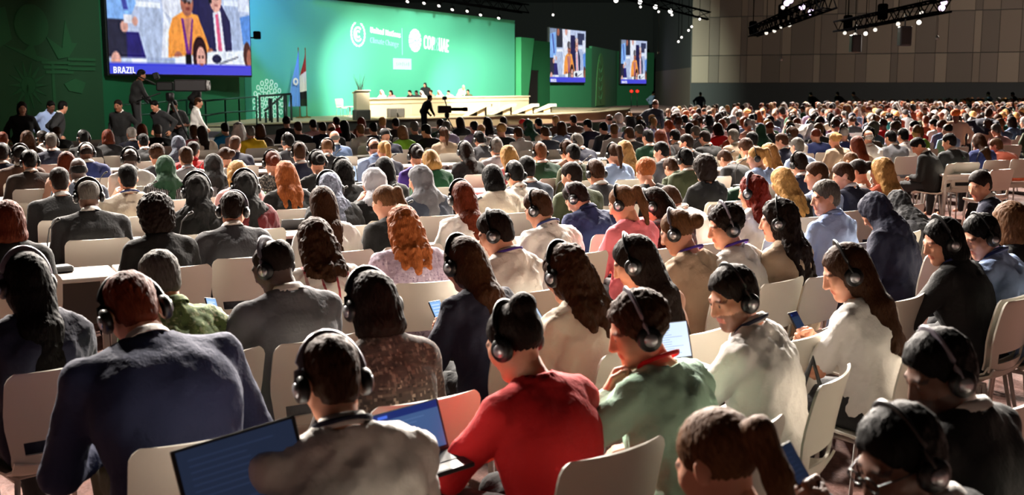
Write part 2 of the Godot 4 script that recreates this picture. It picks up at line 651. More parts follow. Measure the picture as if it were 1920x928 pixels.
# ---------------------------------------------------------------- heads, hands
func head_parts(cell: float, fem: bool, stubble := false) -> Array:
	var key := "head %.4f %s %s" % [cell, fem, stubble]
	if meshes.has(key):
		return meshes[key]
	var s := Sdf.new(Vector3(-0.115, -0.2, -0.15), Vector3(0.115, 0.15, 0.13), cell)
	var jaw := 0.9 if fem else 1.0
	s.ell(Vector3(0, 0.03, 0.012), Vector3(0.075, 0.09, 0.096), 0.01)
	s.ell(Vector3(0, -0.035, -0.03), Vector3(0.058 * jaw, 0.082, 0.06), 0.03)
	s.cap(Vector3(0, -0.094, -0.062), Vector3(0, -0.096, -0.066), 0.02 * jaw, 0.02 * jaw, 0.03)
	for x in [-1.0, 1.0]:
		s.cap(Vector3(x * 0.05 * jaw, -0.062, -0.008), Vector3(x * 0.012, -0.098, -0.06), 0.017, 0.016, 0.03)
		s.cap(Vector3(x * 0.042, -0.018, -0.058), Vector3(x * 0.036, -0.03, -0.06), 0.026, 0.024, 0.03)
	s.cap(Vector3(0, -0.07, 0.018), Vector3(0, -0.19, 0.02), 0.052 * (0.9 if fem else 1.0), 0.056 * (0.9 if fem else 1.0), 0.035)
	if cell < 0.016:
		s.cap(Vector3(-0.036, 0.02, -0.08), Vector3(0.036, 0.02, -0.08), 0.009 if fem else 0.012, 0.009 if fem else 0.012, 0.02)
		for x in [-1.0, 1.0]:
			s.ell(Vector3(x * 0.031, 0.004, -0.101), Vector3(0.017, 0.012, 0.016), 0.014, Basis.IDENTITY, true)
			s.ell(Vector3(x * 0.031, 0.004, -0.081), Vector3(0.0125, 0.0125, 0.0125), 0.003)
			s.ell(Vector3(x * 0.0775, -0.004, 0.012), Vector3(0.009, 0.032, 0.019), 0.008, Basis(Vector3.UP, -x * 0.35))
			s.cap(Vector3(x * 0.011, -0.032, -0.098), Vector3(x * 0.009, -0.033, -0.102), 0.0085, 0.008, 0.01)
		s.cap(Vector3(0, 0.014, -0.09), Vector3(0, -0.028, -0.109), 0.0085, 0.0115, 0.014)
		s.cap(Vector3(-0.018, -0.056, -0.086), Vector3(0.018, -0.056, -0.086), 0.006, 0.006, 0.008)
		s.cap(Vector3(-0.015, -0.066, -0.085), Vector3(0.015, -0.066, -0.085), 0.0065, 0.0065, 0.008)
	else:
		s.cap(Vector3(0, 0.01, -0.088), Vector3(0, -0.03, -0.104), 0.011, 0.015, 0.02)
	var m := finish(s.mesh())
	var cs := PackedColorArray()
	for v in m[0]:
		var c := Color(0.97, 0.97, 0.97)
		if stubble and v.z < 0.0 and v.y < -0.035 and v.y > -0.12 and absf(v.x) < 0.075 and not (v.z < -0.085 and absf(v.y + 0.061) < 0.01):
			c = c.lerp(Color(0.36, 0.33, 0.32), smoothstep(-0.035, -0.055, v.y + v.z * 0.3))
		if cell < 0.016:
			if v.z < -0.07 and absf(v.x) < 0.026 and absf(v.y + 0.061) < 0.012:
				c = Color(0.82, 0.5, 0.5)
			elif v.z < -0.06 and absf(absf(v.x) - 0.034) < 0.02 and absf(v.y - 0.027 + absf(absf(v.x) - 0.03) * 0.2) < 0.005:
				c = Color(0.25, 0.2, 0.18)
			elif v.z < -0.07 and absf(absf(v.x) - 0.031) < 0.006 and absf(v.y - 0.004) < 0.006:
				c = Color(0.1, 0.08, 0.07)
		cs.append(c)
	m.append(cs)
	meshes[key] = m
	return m

func hand_parts(cell: float, right: bool, grip: String) -> Array:
	var key := "hand %.4f %s %s" % [cell, right, grip]
	if meshes.has(key):
		return meshes[key]
	var sx := 1.0 if right else -1.0
	var s := Sdf.new(Vector3(-0.1, -0.13, -0.21), Vector3(0.1, 0.05, 0.06), cell)
	var bend: Array = {"curl": [0.45, 0.55, 0.4], "flat": [0.12, 0.2, 0.15], "grip": [0.85, 1.1, 0.7]}[grip]
	s.cap(Vector3(0, 0, 0.04), Vector3(0, 0, -0.01), 0.027, 0.026, 0.01)
	for k in 4:
		var x: float = sx * [-0.031, -0.0105, 0.0105, 0.03][k]
		s.cap(Vector3(x * 0.55, 0, -0.012), Vector3(x, 0.002, -0.085), 0.0165, 0.0125, 0.014)
		var l: float = [0.07, 0.079, 0.073, 0.057][k]
		var p := Vector3(x, 0.002, -0.088)
		var ang := 0.0
		for n in 3:
			ang += bend[n] * (1.0 + 0.08 * k)
			var q: Vector3 = p + Vector3(x * 0.12 * (1 if n == 0 else 0), -sin(ang), -cos(ang)) * l * [0.45, 0.31, 0.24][n]
			s.cap(p, q, [0.0095, 0.0088, 0.0082][n], [0.0088, 0.0082, 0.0072][n], 0.003)
			p = q
	var tp := Vector3(sx * -0.02, -0.008, -0.02)
	var out := 0.6 if grip == "flat" else 1.0
	var t1 := Vector3(sx * -0.05, -0.018 * out, -0.052)
	var t2 := Vector3(sx * (-0.058 if grip != "grip" else -0.04), -0.03 * out, -0.083)
	var t3 := Vector3(sx * (-0.058 if grip != "grip" else -0.02), -0.04 * out, -0.106)
	s.cap(tp, t1, 0.018, 0.013, 0.012)
	s.cap(t1, t2, 0.0115, 0.0105, 0.004)
	s.cap(t2, t3, 0.0105, 0.0085, 0.004)
	meshes[key] = finish(s.mesh())
	return meshes[key]

# ---------------------------------------------------------------- hair and headgear, on the head frame h (and the body j, where it falls on the back)
const RIGID := ["S", "A", "N", "B", "P", "U", "C", "F", "X", "T"]

func hair_mesh(style: String, cell: float, h: Transform3D, j: Dictionary, extra := 0.0) -> Array:
	var lo := Vector3(-0.17, -0.25, -0.16)
	var hi := Vector3(0.17, 0.23, 0.24)
	var box := AABB(h * lo, Vector3.ZERO)
	if style in RIGID:
		box = AABB(lo, hi - lo)
	else:
		var lo2: Vector3 = h.origin + Vector3(-0.19, -0.2, -0.19)
		box = AABB(lo2, Vector3(0.38, 0.37, 0.38))
		for q in [j.chest + j.b2 * Vector3(-0.21, -0.16, 0.22), j.chest + j.b2 * Vector3(0.21, -0.1, 0.2), j.neck + j.b2 * Vector3(0.2, -0.1, -0.17), j.neck + j.b2 * Vector3(-0.2, -0.1, -0.17)]:
			box = box.expand(q)
	var s := Sdf.new(box.position, box.end, cell)
	var hb := h.basis
	var amp := 0.004
	var fr := Vector3(90, 9, 90)
	match style:
		"S", "A", "N", "P", "U":
			if style == "S":
				s.ell(h * Vector3(0, 0.03, 0.014), Vector3(0.0782, 0.093, 0.0992), 0.01, hb)
				s.ell(h * Vector3(0, 0.064, 0.004), Vector3(0.079, 0.074, 0.095), 0.02, hb)
				s.ell(h * Vector3(0, -0.03, 0.05), Vector3(0.058, 0.06, 0.05), 0.03, hb)
				amp = 0.006
				fr = Vector3(42, 20, 42)
			else:
				s.ell(h * Vector3(0, 0.036, 0.016), Vector3(0.081, 0.095, 0.103), 0.01, hb)
		"C":
			s.ell(h * Vector3(0, 0.042, 0.018), Vector3(0.093, 0.104, 0.113), 0.01, hb)
			amp = 0.011
			fr = Vector3(38, 38, 38)
		"F":
			s.ell(h * Vector3(0, 0.035, 0.022), Vector3(0.115, 0.117, 0.125), 0.01, hb)
			s.ell(h * Vector3(0, -0.05, 0.045), Vector3(0.11, 0.1, 0.09), 0.03, hb)
			amp = 0.014
			fr = Vector3(32, 32, 32)
		"B":
			s.ell(h * Vector3(0, 0.036, 0.016), Vector3(0.087, 0.098, 0.108), 0.01, hb)
			s.ell(h * Vector3(0, -0.03, 0.03), Vector3(0.1, 0.125, 0.095), 0.03, hb)
			s.ell(h * Vector3(0, -0.1, 0.04), Vector3(0.1, 0.06, 0.085), 0.03, hb)
			amp = 0.007
			fr = Vector3(60, 12, 60)
		"L", "W":
			var wv := style == "W"
			s.ell(h * Vector3(0, 0.036, 0.016), Vector3(0.087, 0.098, 0.108) * (1.04 if wv else 1.0), 0.01, hb)
			s.ell(h * Vector3(0, -0.03, 0.035), Vector3(0.094, 0.12, 0.09) * (1.08 if wv else 1.0), 0.03, hb)
			var sp := 0.075 if wv else 0.045
			for x in [-1.0, 0.0, 1.0]:
				var a := h * Vector3(x * sp * 0.8, -0.05, 0.06)
				var c: Vector3 = j.neck + j.b2 * Vector3(x * sp, -0.05, 0.085 - absf(x) * 0.02)
				var e: Vector3 = j.chest + j.b2 * Vector3(x * sp * 0.9, -0.03 - extra + absf(x) * 0.03, 0.13 - absf(x) * 0.01)
				s.cap(a, c, 0.05, 0.042, 0.035)
				s.cap(c, e, 0.042, 0.028 if wv else 0.022, 0.03)
			amp = 0.012 if wv else 0.005
			fr = Vector3(26, 15, 26) if wv else Vector3(60, 5, 60)
		"H":
			s.ell(h * Vector3(0, 0.035, 0.014), Vector3(0.09, 0.102, 0.112), 0.01, hb)
			s.cap(h * Vector3(0, -0.03, 0.025), j.neck + j.b2 * Vector3(0, 0.0, 0.01), 0.09, 0.098, 0.05)
			s.cap(j.neck + j.b2 * Vector3(-0.09, -0.055, 0.0), j.neck + j.b2 * Vector3(0.09, -0.055, 0.0), 0.085, 0.085, 0.06)
			s.cap(j.neck + j.b2 * Vector3(0, -0.03, 0.03), j.chest + j.b2 * Vector3(0, 0.0 - extra, 0.085), 0.09, 0.075, 0.06)
			amp = 0.012
			fr = Vector3(22, 12, 22)
		"G":
			s.ell(h * Vector3(0, 0.036, 0.014), Vector3(0.088, 0.098, 0.108), 0.01, hb)
			for x in [-1.0, 1.0]:
				s.cap(h * Vector3(x * 0.05, 0.0, 0.03), j.neck + j.b2 * Vector3(x * 0.13, -0.05, 0.0), 0.06, 0.06, 0.05)
			s.cap(h * Vector3(0, -0.02, 0.06), j.chest + j.b2 * Vector3(0, -0.02, 0.1), 0.08, 0.1, 0.06)
			amp = 0.012
			fr = Vector3(22, 12, 22)
		"X":
			s.ell(h * Vector3(0, 0.05, 0.012), Vector3(0.086, 0.088, 0.106), 0.01, hb)
			amp = 0.0
		"T":
			s.ell(h * Vector3(0, 0.07, 0.012), Vector3(0.108, 0.085, 0.122), 0.01, hb)
			s.ell(h * Vector3(0, 0.02, 0.06), Vector3(0.085, 0.06, 0.06), 0.02, hb)
			amp = 0.012
			fr = Vector3(10, 60, 10)
	# the hairline, the ears and the nape
	if style in ["S", "A", "N", "P", "U", "C", "X", "T"]:
		if style != "X" and style != "T":
			s.ell(h * Vector3(0, -0.045, -0.125), Vector3(0.09, 0.125, 0.1), 0.015, hb, true)
		var low := 0.0
		if style == "X" or style == "T":
			low = 0.055
		if style == "P" or style == "U" or style == "C":
			low = -0.025
		if style == "S":
			low = -0.022
		s.plane(h * Vector3(0, -0.055 + low, 0.05), hb * Vector3(0, -1, 0.12).normalized(), 0.012)
		if style != "T":
			s.plane(h * Vector3(0, -0.02 + low, -0.02), hb * Vector3(0, -0.75, -0.66).normalized(), 0.01)
			for x in [-1.0, 1.0]:
				s.ell(h * Vector3(x * 0.092, -0.022, 0.0), Vector3(0.03, 0.038, 0.03), 0.01, hb, true)
		if style == "A":
			s.ell(h * Vector3(0, 0.125, -0.005), Vector3(0.068, 0.062, 0.085), 0.012, hb, true)
		if style == "N":
			s.plane(h * Vector3(0, 0.03, 0.0), hb * Vector3(0, 1, -0.1).normalized(), 0.012)
	elif style == "H":
		s.ell(h * Vector3(0, -0.018, -0.115), Vector3(0.064, 0.088, 0.085), 0.015, hb, true)
	else:
		s.ell(h * Vector3(0, -0.06, -0.125), Vector3(0.085, 0.14, 0.1), 0.015, hb, true)
		if style != "G":
			s.ell(h * Vector3(0, -0.17, -0.06), Vector3(0.06, 0.09, 0.09), 0.015, hb, true)
	if style == "P":
		s.cap(h * Vector3(0, 0.05, 0.105), h * Vector3(0, 0.05, 0.14), 0.024, 0.034, 0.012)
		s.cap(h * Vector3(0, 0.05, 0.14), h * Vector3(0, -0.06, 0.15), 0.034, 0.034, 0.015)
		s.cap(h * Vector3(0, -0.06, 0.15), h * Vector3(0, -0.2, 0.125), 0.034, 0.014, 0.015)
	if style == "U":
		var up := extra
		s.ell(h * Vector3(0, 0.02 + up, 0.13 - up * 0.55), Vector3(0.05, 0.047, 0.045), 0.012, hb)
	if style == "X":
		s.ell(h * Vector3(0, 0.035, -0.12), Vector3(0.06, 0.008, 0.06), 0.008, hb)
	return finish(s.mesh(), amp, fr)

func agal() -> ArrayMesh:
	if not meshes.has("agal"):
		var st := new_st(true)
		for y in [0.07, 0.085]:
			var pts := []
			for k in 19:
				var a := TAU * k / 18
				pts.append(Vector3(cos(a) * 0.085, y, 0.012 + sin(a) * 0.1))
			add_tube(st, pts, [0.008], 6, false)
		meshes["agal"] = done(st)
	return meshes["agal"]

func headphones(parent: Node3D, h: Transform3D, big: float, fine: bool, light: bool) -> void:
	var key := "phones %s" % fine
	if not meshes.has(key):
		var pts := []
		var n := 20 if fine else 10
		for k in n + 1:
			var a := PI * k / n
			pts.append(Vector3(cos(a) * 0.093, sin(a) * 0.138 - 0.005, 0.0))
		var st := new_st(true)
		add_tube(st, pts, [0.0085, 0.01, 0.011, 0.012, 0.012], 8 if fine else 5, true, Vector2(0.55, 1.5))
		var cup := lathe([[0.0, -0.016], [0.03, -0.016], [0.04, -0.008], [0.04, 0.006], [0.034, 0.014], [0.0, 0.016]], 18 if fine else 8)
		var disc := lathe([[0.0, 0.0], [0.022, 0.0], [0.02, 0.006], [0.0, 0.007]], 14 if fine else 7)
		meshes[key] = [done(st), cup, disc]
	var m: Array = meshes[key]
	var band := put("headphones", m[0], mat("grey band", Color(0.42, 0.4, 0.44), 0.3, 0.1) if light else mat("black band", Color(0.05, 0.05, 0.055), 0.35), parent, h * Transform3D(Basis.from_scale(Vector3(big, big, big)), Vector3(0, 0, 0.01)))
	for x in [-1.0, 1.0]:
		var xf := Transform3D(Basis(Vector3.BACK, -x * PI / 2), Vector3(x * 0.092, -0.012, 0.0))
		var c := put("ear_cup", m[1], mat("black cup", Color(0.035, 0.035, 0.04), 0.4), band, xf)
		if fine:
			put("cup_badge", m[2], mat("silver", Color(0.7, 0.7, 0.72), 0.3, 0.7), band, xf.translated_local(Vector3(0, 0.015, 0)))

# ---------------------------------------------------------------- a person
const LODS := {"A": [0.028, 0.006, 0.0052, 0.0175, 0.0085], "B": [0.042, 0.0125, 0.011, 0.029, 0.015], "C": [0.045, 0.019, 0.0, 0.04, 0.022], "D": [0.055, 0.03, 0.0, 0.05, 0.032]}

func body_data(p: Dictionary, j: Dictionary, lod: String) -> Array:
	var q: Array = LODS[lod]
	var parts := []
	var bx := bounds(j, 0.17, true)
	var s := Sdf.new(bx.position, bx.end, q[0])
	torso(s, j, -0.014)
	s.cap(j.neck - j.nd * 0.02, j.ntop + j.nd * 0.02, 0.05, 0.047, 0.03)
	arms(s, j, 0.0 if p.get("sleeve", 1.0) < 0.9 else -0.008, 1.0)
	if lod != "D":
		legs(s, j, -0.012)
		for i in 2:
			s.cap(j[i].an, j[i].toe, 0.038, 0.03, 0.02)
	parts.append(finish(s.mesh()))
	var h: Array = head_parts(q[1], p.get("fem", false), p.has("beard")).duplicate()
	h.append(j.head)
	parts.append(h)
	if q[2] > 0.0:
		for i in 2:
			var hd: Array = hand_parts(q[2], i == 1, j[i].grip).duplicate()
			hd.append(Color.WHITE)
			hd.append(j[i].hand)
			parts.append(hd)
	return parts

func top_data(p: Dictionary, j: Dictionary, lod: String) -> Array:
	var kind: String = p.get("top", "shirt")
	var cell: float = LODS[lod][3]
	var bx := bounds(j, 0.19, kind == "robe")
	var s := Sdf.new(bx.position, bx.end, cell)
	var e: float = {"jacket": 0.022, "shirt": 0.015, "tee": 0.012, "blouse": 0.02, "robe": 0.03, "sleeveless": 0.008, "sweater": 0.02}[kind]
	torso(s, j, e)
	if kind == "jacket":
		for i in 2:
			s.ell(j[i].sh + j.b2 * Vector3(0, 0.012, 0), Vector3(0.062, 0.05, 0.062), 0.03, j.b2)
	if kind == "robe":
		legs(s, j, 0.05)
		for y in [0.45, 0.3]:
			if not j.stand:
				s.cap(Vector3(-0.08, y, -0.36), Vector3(0.08, y, -0.36), 0.09, 0.09, 0.06)
	if kind == "jacket" or kind == "shirt" or kind == "blouse" or kind == "sweater":
		s.cap(j.hip + j.b * Vector3(-0.08, 0.022, 0.01), j.hip + j.b * Vector3(0.08, 0.022, 0.01), 0.11 + e * 0.6, 0.11 + e * 0.6, 0.04)
	if kind != "sleeveless":
		arms(s, j, e * 0.75, p.get("sleeve", 1.0) * 0.97)
	var open: float = {"jacket": 0.062, "shirt": 0.06, "tee": 0.072, "blouse": 0.075, "robe": 0.058, "sleeveless": 0.12, "sweater": 0.062}[kind]
	s.cap(j.neck + j.nd * (0.02 if kind != "sleeveless" else -0.01), j.ntop + j.nd * 0.2, open, open + 0.02, 0.01, true)
	if lod == "D":
		return finish(s.mesh())
	return finish(s.mesh(), 0.026 if kind in ["blouse", "shirt", "robe", "tee"] else 0.011, Vector3(9, 5, 9))

func legs_data(p: Dictionary, j: Dictionary, lod: String) -> Array:
	var b := AABB(j.hip, Vector3.ZERO)
	for i in 2:
		for q in [j[i].kn, j[i].an]:
			b = b.expand(q)
	b = b.grow(0.17)
	var s := Sdf.new(b.position, b.end, LODS[lod][3] * 1.25)
	legs(s, j, 0.012)
	s.cap(j.hip + Vector3(-0.085, 0.0, 0), j.hip + Vector3(0.085, 0.0, 0), 0.1, 0.1, 0.05)
	if not j.stand:
		s.plane(Vector3(0, 0.66, 0), Vector3.UP)
	return finish(s.mesh(), 0.008, Vector3(13, 8, 13))

func collar_mesh(fine: bool) -> ArrayMesh:      # a folded shirt collar about the neck axis (y), its front at -z
	var key := "collar %s" % fine
	if not meshes.has(key):
		var n := 22 if fine else 12
		var rows := []
		for q in [[0.063, 0.0], [0.06, 0.028], [0.064, 0.036], [0.072, 0.024], [0.078, 0.006]]:
			var line := []
			for k in n + 1:
				var a := deg_to_rad(lerpf(-70.0, 250.0, float(k) / n))
				var front := maxf(0.0, -sin(a))
				line.append(Vector3(cos(a) * q[0], q[1] - front * 0.03, sin(a) * q[0] * 1.08 + 0.004))
			rows.append(line)
		meshes[key] = sheet(rows, 0.003)
	return meshes[key]

func lanyard_mesh(j: Dictionary) -> ArrayMesh:
	var pts := []
	var b := Basis(j.b2.x, j.nd, j.b2.x.cross(j.nd))
	for k in 21:
		var a := deg_to_rad(lerpf(-50.0, 230.0, k / 20.0))
		pts.append(j.neck + b * Vector3(cos(a) * 0.086, 0.028 - maxf(0.0, -sin(a)) * 0.045, sin(a) * 0.088))
	var tip: Vector3 = j.chest + j.b2 * Vector3(0, -0.1, -0.155)
	pts.push_front(pts[0].lerp(tip, 0.55) + j.b2 * Vector3(0, 0, -0.04))
	pts.push_front(tip)
	pts.append(pts[-1].lerp(tip, 0.55) + j.b2 * Vector3(0, 0, -0.04))
	pts.append(tip)
	return tube(pts, [0.009], 6, Vector2(0.3, 1.0))

func pose_key(p: Dictionary) -> String:
	var out := ""
	for k in ["fem", "stand", "lean", "hunch", "twist", "side", "hy", "hp", "hr", "la", "ra", "lw", "rw", "lg", "rg", "w", "legw", "kick", "fat"]:
		if p.has(k):
			out += "%s=%s " % [k, p[k]]
	return out

func person(p: Dictionary, label: String, group := "") -> Node3D:
	var lod: String = p.lod
	var key := pose_key(p)
	var j := skeleton(p)
	var o := thing("person", label, "person", p.pos, p.yaw, group)
	o.scale = Vector3.ONE * p.get("big", 1.0)
	var k1 := "body %s %s %s" % [key, lod, p.get("sleeve", 1.0) < 0.9]
	if not meshes.has(k1):
		meshes[k1] = to_mesh(body_data(p, j, lod))
	put("body", meshes[k1], skin_mat(p.get("skin", 1)), o)
	var kind: String = p.get("top", "shirt")
	var k2 := "top %s %s %s %s" % [key, lod, kind, p.get("sleeve", 1.0)]
	if not meshes.has(k2):
		meshes[k2] = to_mesh([top_data(p, j, lod)])
	put(kind if kind != "tee" else "t_shirt", meshes[k2], cloth(p.cloth), o)
	if kind != "robe":
		var k3 := "legs %s %s" % [key, lod]
		if not meshes.has(k3):
			meshes[k3] = to_mesh([legs_data(p, j, lod)])
		put("trousers", meshes[k3], cloth(p.get("trousers", "charcoal")), o)
	if lod == "A" or (lod == "B" and p.get("stand", false)):
		for i in 2:
			put("shoe", tube([j[i].an + Vector3(0, -0.03, 0.05), j[i].an + Vector3(0, -0.045, -0.03), j[i].toe], [0.035, 0.044, 0.032], 8), mat("shoe", Color(0.05, 0.045, 0.045), 0.45), o)
	var style: String = p.get("hair", "S")
	if style != "0":
		var hc: float = LODS[lod][4]
		var rigid: bool = style in RIGID
		var ex: float = p.get("extra", 0.0)
		var k4 := "hair %s %s %s %s" % [style, lod, "" if rigid else key, ex]
		if not meshes.has(k4):
			meshes[k4] = to_mesh([hair_mesh(style, hc, Transform3D.IDENTITY if rigid else j.head, j, ex)])
		var called: String = {"H": "headscarf", "G": "headscarf", "X": "cap", "T": "turban"}.get(style, "hair")
		put(called, meshes[k4], cloth(p.haircol) if called != "hair" else hair_mat(p.haircol), o, j.head if rigid else Transform3D.IDENTITY)
		if style == "G":
			put("head_cord", agal(), mat("black cup", Color(0.035, 0.035, 0.04), 0.4), o, j.head)
	if p.get("phones", false):
		headphones(o, j.head, {"H": 1.1, "G": 1.1, "F": 1.22, "C": 1.1, "L": 1.06, "W": 1.08, "B": 1.07}.get(style, 1.02), lod == "A", p.get("silver", false))
	if kind in ["jacket", "shirt"] and lod in ["A", "B"] and not p.get("fem", false):
		var nb := Basis(j.b2.x, j.nd, j.b2.x.cross(j.nd))
		put("collar", collar_mesh(lod == "A"), cloth(p.get("collar", "white" if kind == "jacket" else p.cloth)), o, Transform3D(nb, j.neck + j.nd * 0.012))
	if p.get("lanyard", "") != "":
		put("lanyard", lanyard_mesh(j), cloth(p.lanyard), o)
	if p.get("glasses", false):
		put("glasses", glasses_mesh(), mat("black frame", Color(0.03, 0.03, 0.03), 0.3), o, j.head)
	if p.has("watch"):
		var a: Dictionary = j[int(p.watch)]
		put("wristwatch", lathe([[0.03, -0.011], [0.036, -0.009], [0.036, 0.009], [0.03, 0.011], [0.03, -0.011]], 16), mat("watch", Color(0.08, 0.08, 0.085), 0.35), o, Transform3D(frame_of(a.wr - a.el) * Basis(Vector3.RIGHT, PI / 2), a.wr - (a.wr - a.el).normalized() * 0.015))
	p.j = j
	p.node = o
	return o

func glasses_mesh() -> ArrayMesh:
	if not meshes.has("glasses"):
		var st := new_st(true)
		for x in [-1.0, 1.0]:
			var pts := []
			for k in 17:
				var a := TAU * k / 16
				pts.append(Vector3(x * 0.032 + cos(a) * 0.024, 0.004 + sin(a) * 0.018, -0.112))
			add_tube(st, pts, [0.0022], 5, false)
			add_tube(st, [Vector3(x * 0.056, 0.01, -0.11), Vector3(x * 0.078, 0.012, -0.06), Vector3(x * 0.084, 0.008, 0.01)], [0.0022], 5)
		add_tube(st, [Vector3(-0.01, 0.01, -0.114), Vector3(0, 0.013, -0.116), Vector3(0.01, 0.01, -0.114)], [0.0022], 5)
		meshes["glasses"] = done(st)
	return meshes["glasses"]

# ---------------------------------------------------------------- chairs and tables
func chair_meshes(fine: bool) -> Array:
	var key := "chair %s" % fine
	if meshes.has(key):
		return meshes[key]
	var prof := [Vector2(-0.235, 0.425), Vector2(-0.225, 0.447), Vector2(-0.19, 0.458), Vector2(-0.08, 0.448), Vector2(0.04, 0.438), Vector2(0.14, 0.442), Vector2(0.19, 0.462), Vector2(0.212, 0.5)]
	var back := [Vector2(0.212, 0.5), Vector2(0.222, 0.545), Vector2(0.228, 0.6), Vector2(0.235, 0.66), Vector2(0.246, 0.72), Vector2(0.258, 0.775), Vector2(0.27, 0.825), Vector2(0.278, 0.855), Vector2(0.283, 0.876), Vector2(0.287, 0.888), Vector2(0.288, 0.893)]
	var n := 16 if fine else 8
	var make := func(line: Array, is_back: bool) -> Array:
		var rows := []
		for q in line:
			var w := 0.225
			if is_back:
				w = lerpf(0.2, 0.232, smoothstep(0.5, 0.72, q.y))
				var r := 0.05
				if q.y > 0.895 - r:
					var t: float = (q.y - (0.895 - r)) / r
					w = w - r + r * sqrt(maxf(0.0, 1.0 - t * t))
			elif q.x < -0.15:
				w = lerpf(0.21, 0.16, clampf((-0.15 - q.x) / 0.09, 0, 1) ** 2.0)
			else:
				w = lerpf(0.22, 0.2, clampf((q.x - 0.1) / 0.11, 0, 1))
			var row := []
			for k in n + 1:
				var u := lerpf(-1.0, 1.0, float(k) / n)
				var x: float = u * w
				var bow: float = u * u * (0.032 if is_back else 0.0)
				var lift: float = 0.0 if is_back else absf(u) ** 3.0 * 0.022
				row.append(Vector3(x, q.y + lift, q.x - bow))
			rows.append(row)
		return rows
	var holes := {}
	for k in range(int(n * 0.16), int(ceil(n * 0.84))):
		holes[Vector2i(k, 1)] = true
	var st := new_st(true)
	for x in [-1.0, 1.0]:
		add_tube(st, [Vector3(x * 0.17, 0.43, -0.16), Vector3(x * 0.17, 0.425, 0.16)], [0.011], 8)
	for z in [-0.1, 0.1]:
		add_tube(st, [Vector3(-0.17, 0.425, z), Vector3(0.17, 0.425, z)], [0.01], 8)
	var legs_ := []
	for q in [[-1, -1], [1, -1], [-1, 1], [1, 1]]:
		legs_.append(tube([Vector3(q[0] * 0.17, 0.43, q[1] * 0.15), Vector3(q[0] * 0.185, 0.3, q[1] * 0.17), Vector3(q[0] * 0.215, 0.0, q[1] * 0.215 + 0.01)], [0.0125, 0.012, 0.0105], 8 if fine else 5))
	meshes[key] = [sheet(make.call(prof, false), 0.011), sheet(make.call(back, true), 0.011, holes), done(st), legs_]
	return meshes[key]

func chair_at(pos: Vector3, yaw: float, label: String, fine: bool, group := "") -> Node3D:
	var m := chair_meshes(fine)
	var o := thing("chair", label, "chair", pos, yaw, group)
	var pl := mat("white plastic", Color(0.8, 0.78, 0.73), 0.42)
	put("seat", m[0], pl, o)
	put("backrest", m[1], pl, o)
	var mt := mat("white steel", Color(0.72, 0.7, 0.68), 0.35, 0.3)
	if fine:
		put("frame", m[2], mt, o)
	for k in 4:
		put("leg", m[3][k], mt, o)
	return o

func table_at(pos: Vector3, yaw: float, width: float, depth: float, label: String, panel: bool, group := "") -> Node3D:
	var o := thing("table", label, "table", pos, yaw, group)
	put("tabletop", box_mesh(Vector3(width, 0.03, depth), 0.006), mat("table white", Color(0.84, 0.81, 0.78), 0.4), o, Transform3D(Basis.IDENTITY, Vector3(0, 0.725, 0)))
	for x in [-1.0, 1.0]:
		for z in [-1.0, 1.0]:
			put("leg", box_mesh(Vector3(0.045, 0.71, 0.045), 0.004), mat("white steel", Color(0.72, 0.7, 0.68), 0.35, 0.3), o, Transform3D(Basis.IDENTITY, Vector3(x * (width / 2 - 0.05), 0.355, z * (depth / 2 - 0.05))))
	if panel:
		put("front_panel", box_mesh(Vector3(width - 0.12, 0.36, 0.018), 0.003), mat("table grey", Color(0.32, 0.29, 0.28), 0.6), o, Transform3D(Basis.IDENTITY, Vector3(0, 0.52, -depth / 2 + 0.06)))
	else:
		put("apron", box_mesh(Vector3(width - 0.1, 0.06, depth - 0.1), 0.003), mat("white steel", Color(0.72, 0.7, 0.68), 0.35, 0.3), o, Transform3D(Basis.IDENTITY, Vector3(0, 0.68, 0)))
	return o

# ---------------------------------------------------------------- small things
func screen_tex(kind: String) -> Texture2D:
	var key := "screen " + kind
	if tex.has(key):
		return tex[key]
	var r := RandomNumberGenerator.new()
	r.seed = kind.hash()
	var im := Image.create(96, 60, false, Image.FORMAT_RGB8)
	match kind:
		"document":
			im.fill(Color(0.62, 0.75, 0.88))
			im.fill_rect(Rect2i(0, 0, 96, 5), Color(0.4, 0.52, 0.62))
			im.fill_rect(Rect2i(48, 9, 34, 6), Color(0.12, 0.14, 0.2))
			for k in 11:
				im.fill_rect(Rect2i(8, 20 + k * 3, r.randi_range(20, 78), 1), Color(0.4, 0.5, 0.62))
		"page":
			im.fill(Color(0.8, 0.88, 0.97))
			for k in 12:
				im.fill_rect(Rect2i(14, 8 + k * 4, r.randi_range(40, 70), 1), Color(0.6, 0.68, 0.8))
		"blue":
			im.fill(Color(0.1, 0.14, 0.5))
			for k in 6:
				im.fill_rect(Rect2i(8, 10 + k * 8, r.randi_range(20, 70), 2), Color(0.2, 0.25, 0.65))
		"slate":
			im.fill(Color(0.25, 0.36, 0.54))
			im.fill_rect(Rect2i(0, 0, 96, 9), Color(0.1, 0.17, 0.42))
			im.fill_rect(Rect2i(8, 3, 14, 4), Color(0.3, 0.45, 0.9))
			for k in 8:
				im.fill_rect(Rect2i(10, 15 + k * 5, r.randi_range(30, 76), 1), Color(0.34, 0.45, 0.62))
		"dim":
			im.fill(Color(0.1, 0.13, 0.2))
			for k in 9:
				im.fill_rect(Rect2i(8, 8 + k * 5, r.randi_range(20, 76), 1), Color(0.13, 0.17, 0.26))
		"phone":
			im.fill(Color(0.55, 0.72, 0.92))
			for k in 8:
				im.fill_rect(Rect2i(10, 6 + k * 7, r.randi_range(30, 76), 3), Color(0.75, 0.85, 0.97))
	tex[key] = ImageTexture.create_from_image(im)
	return tex[key]

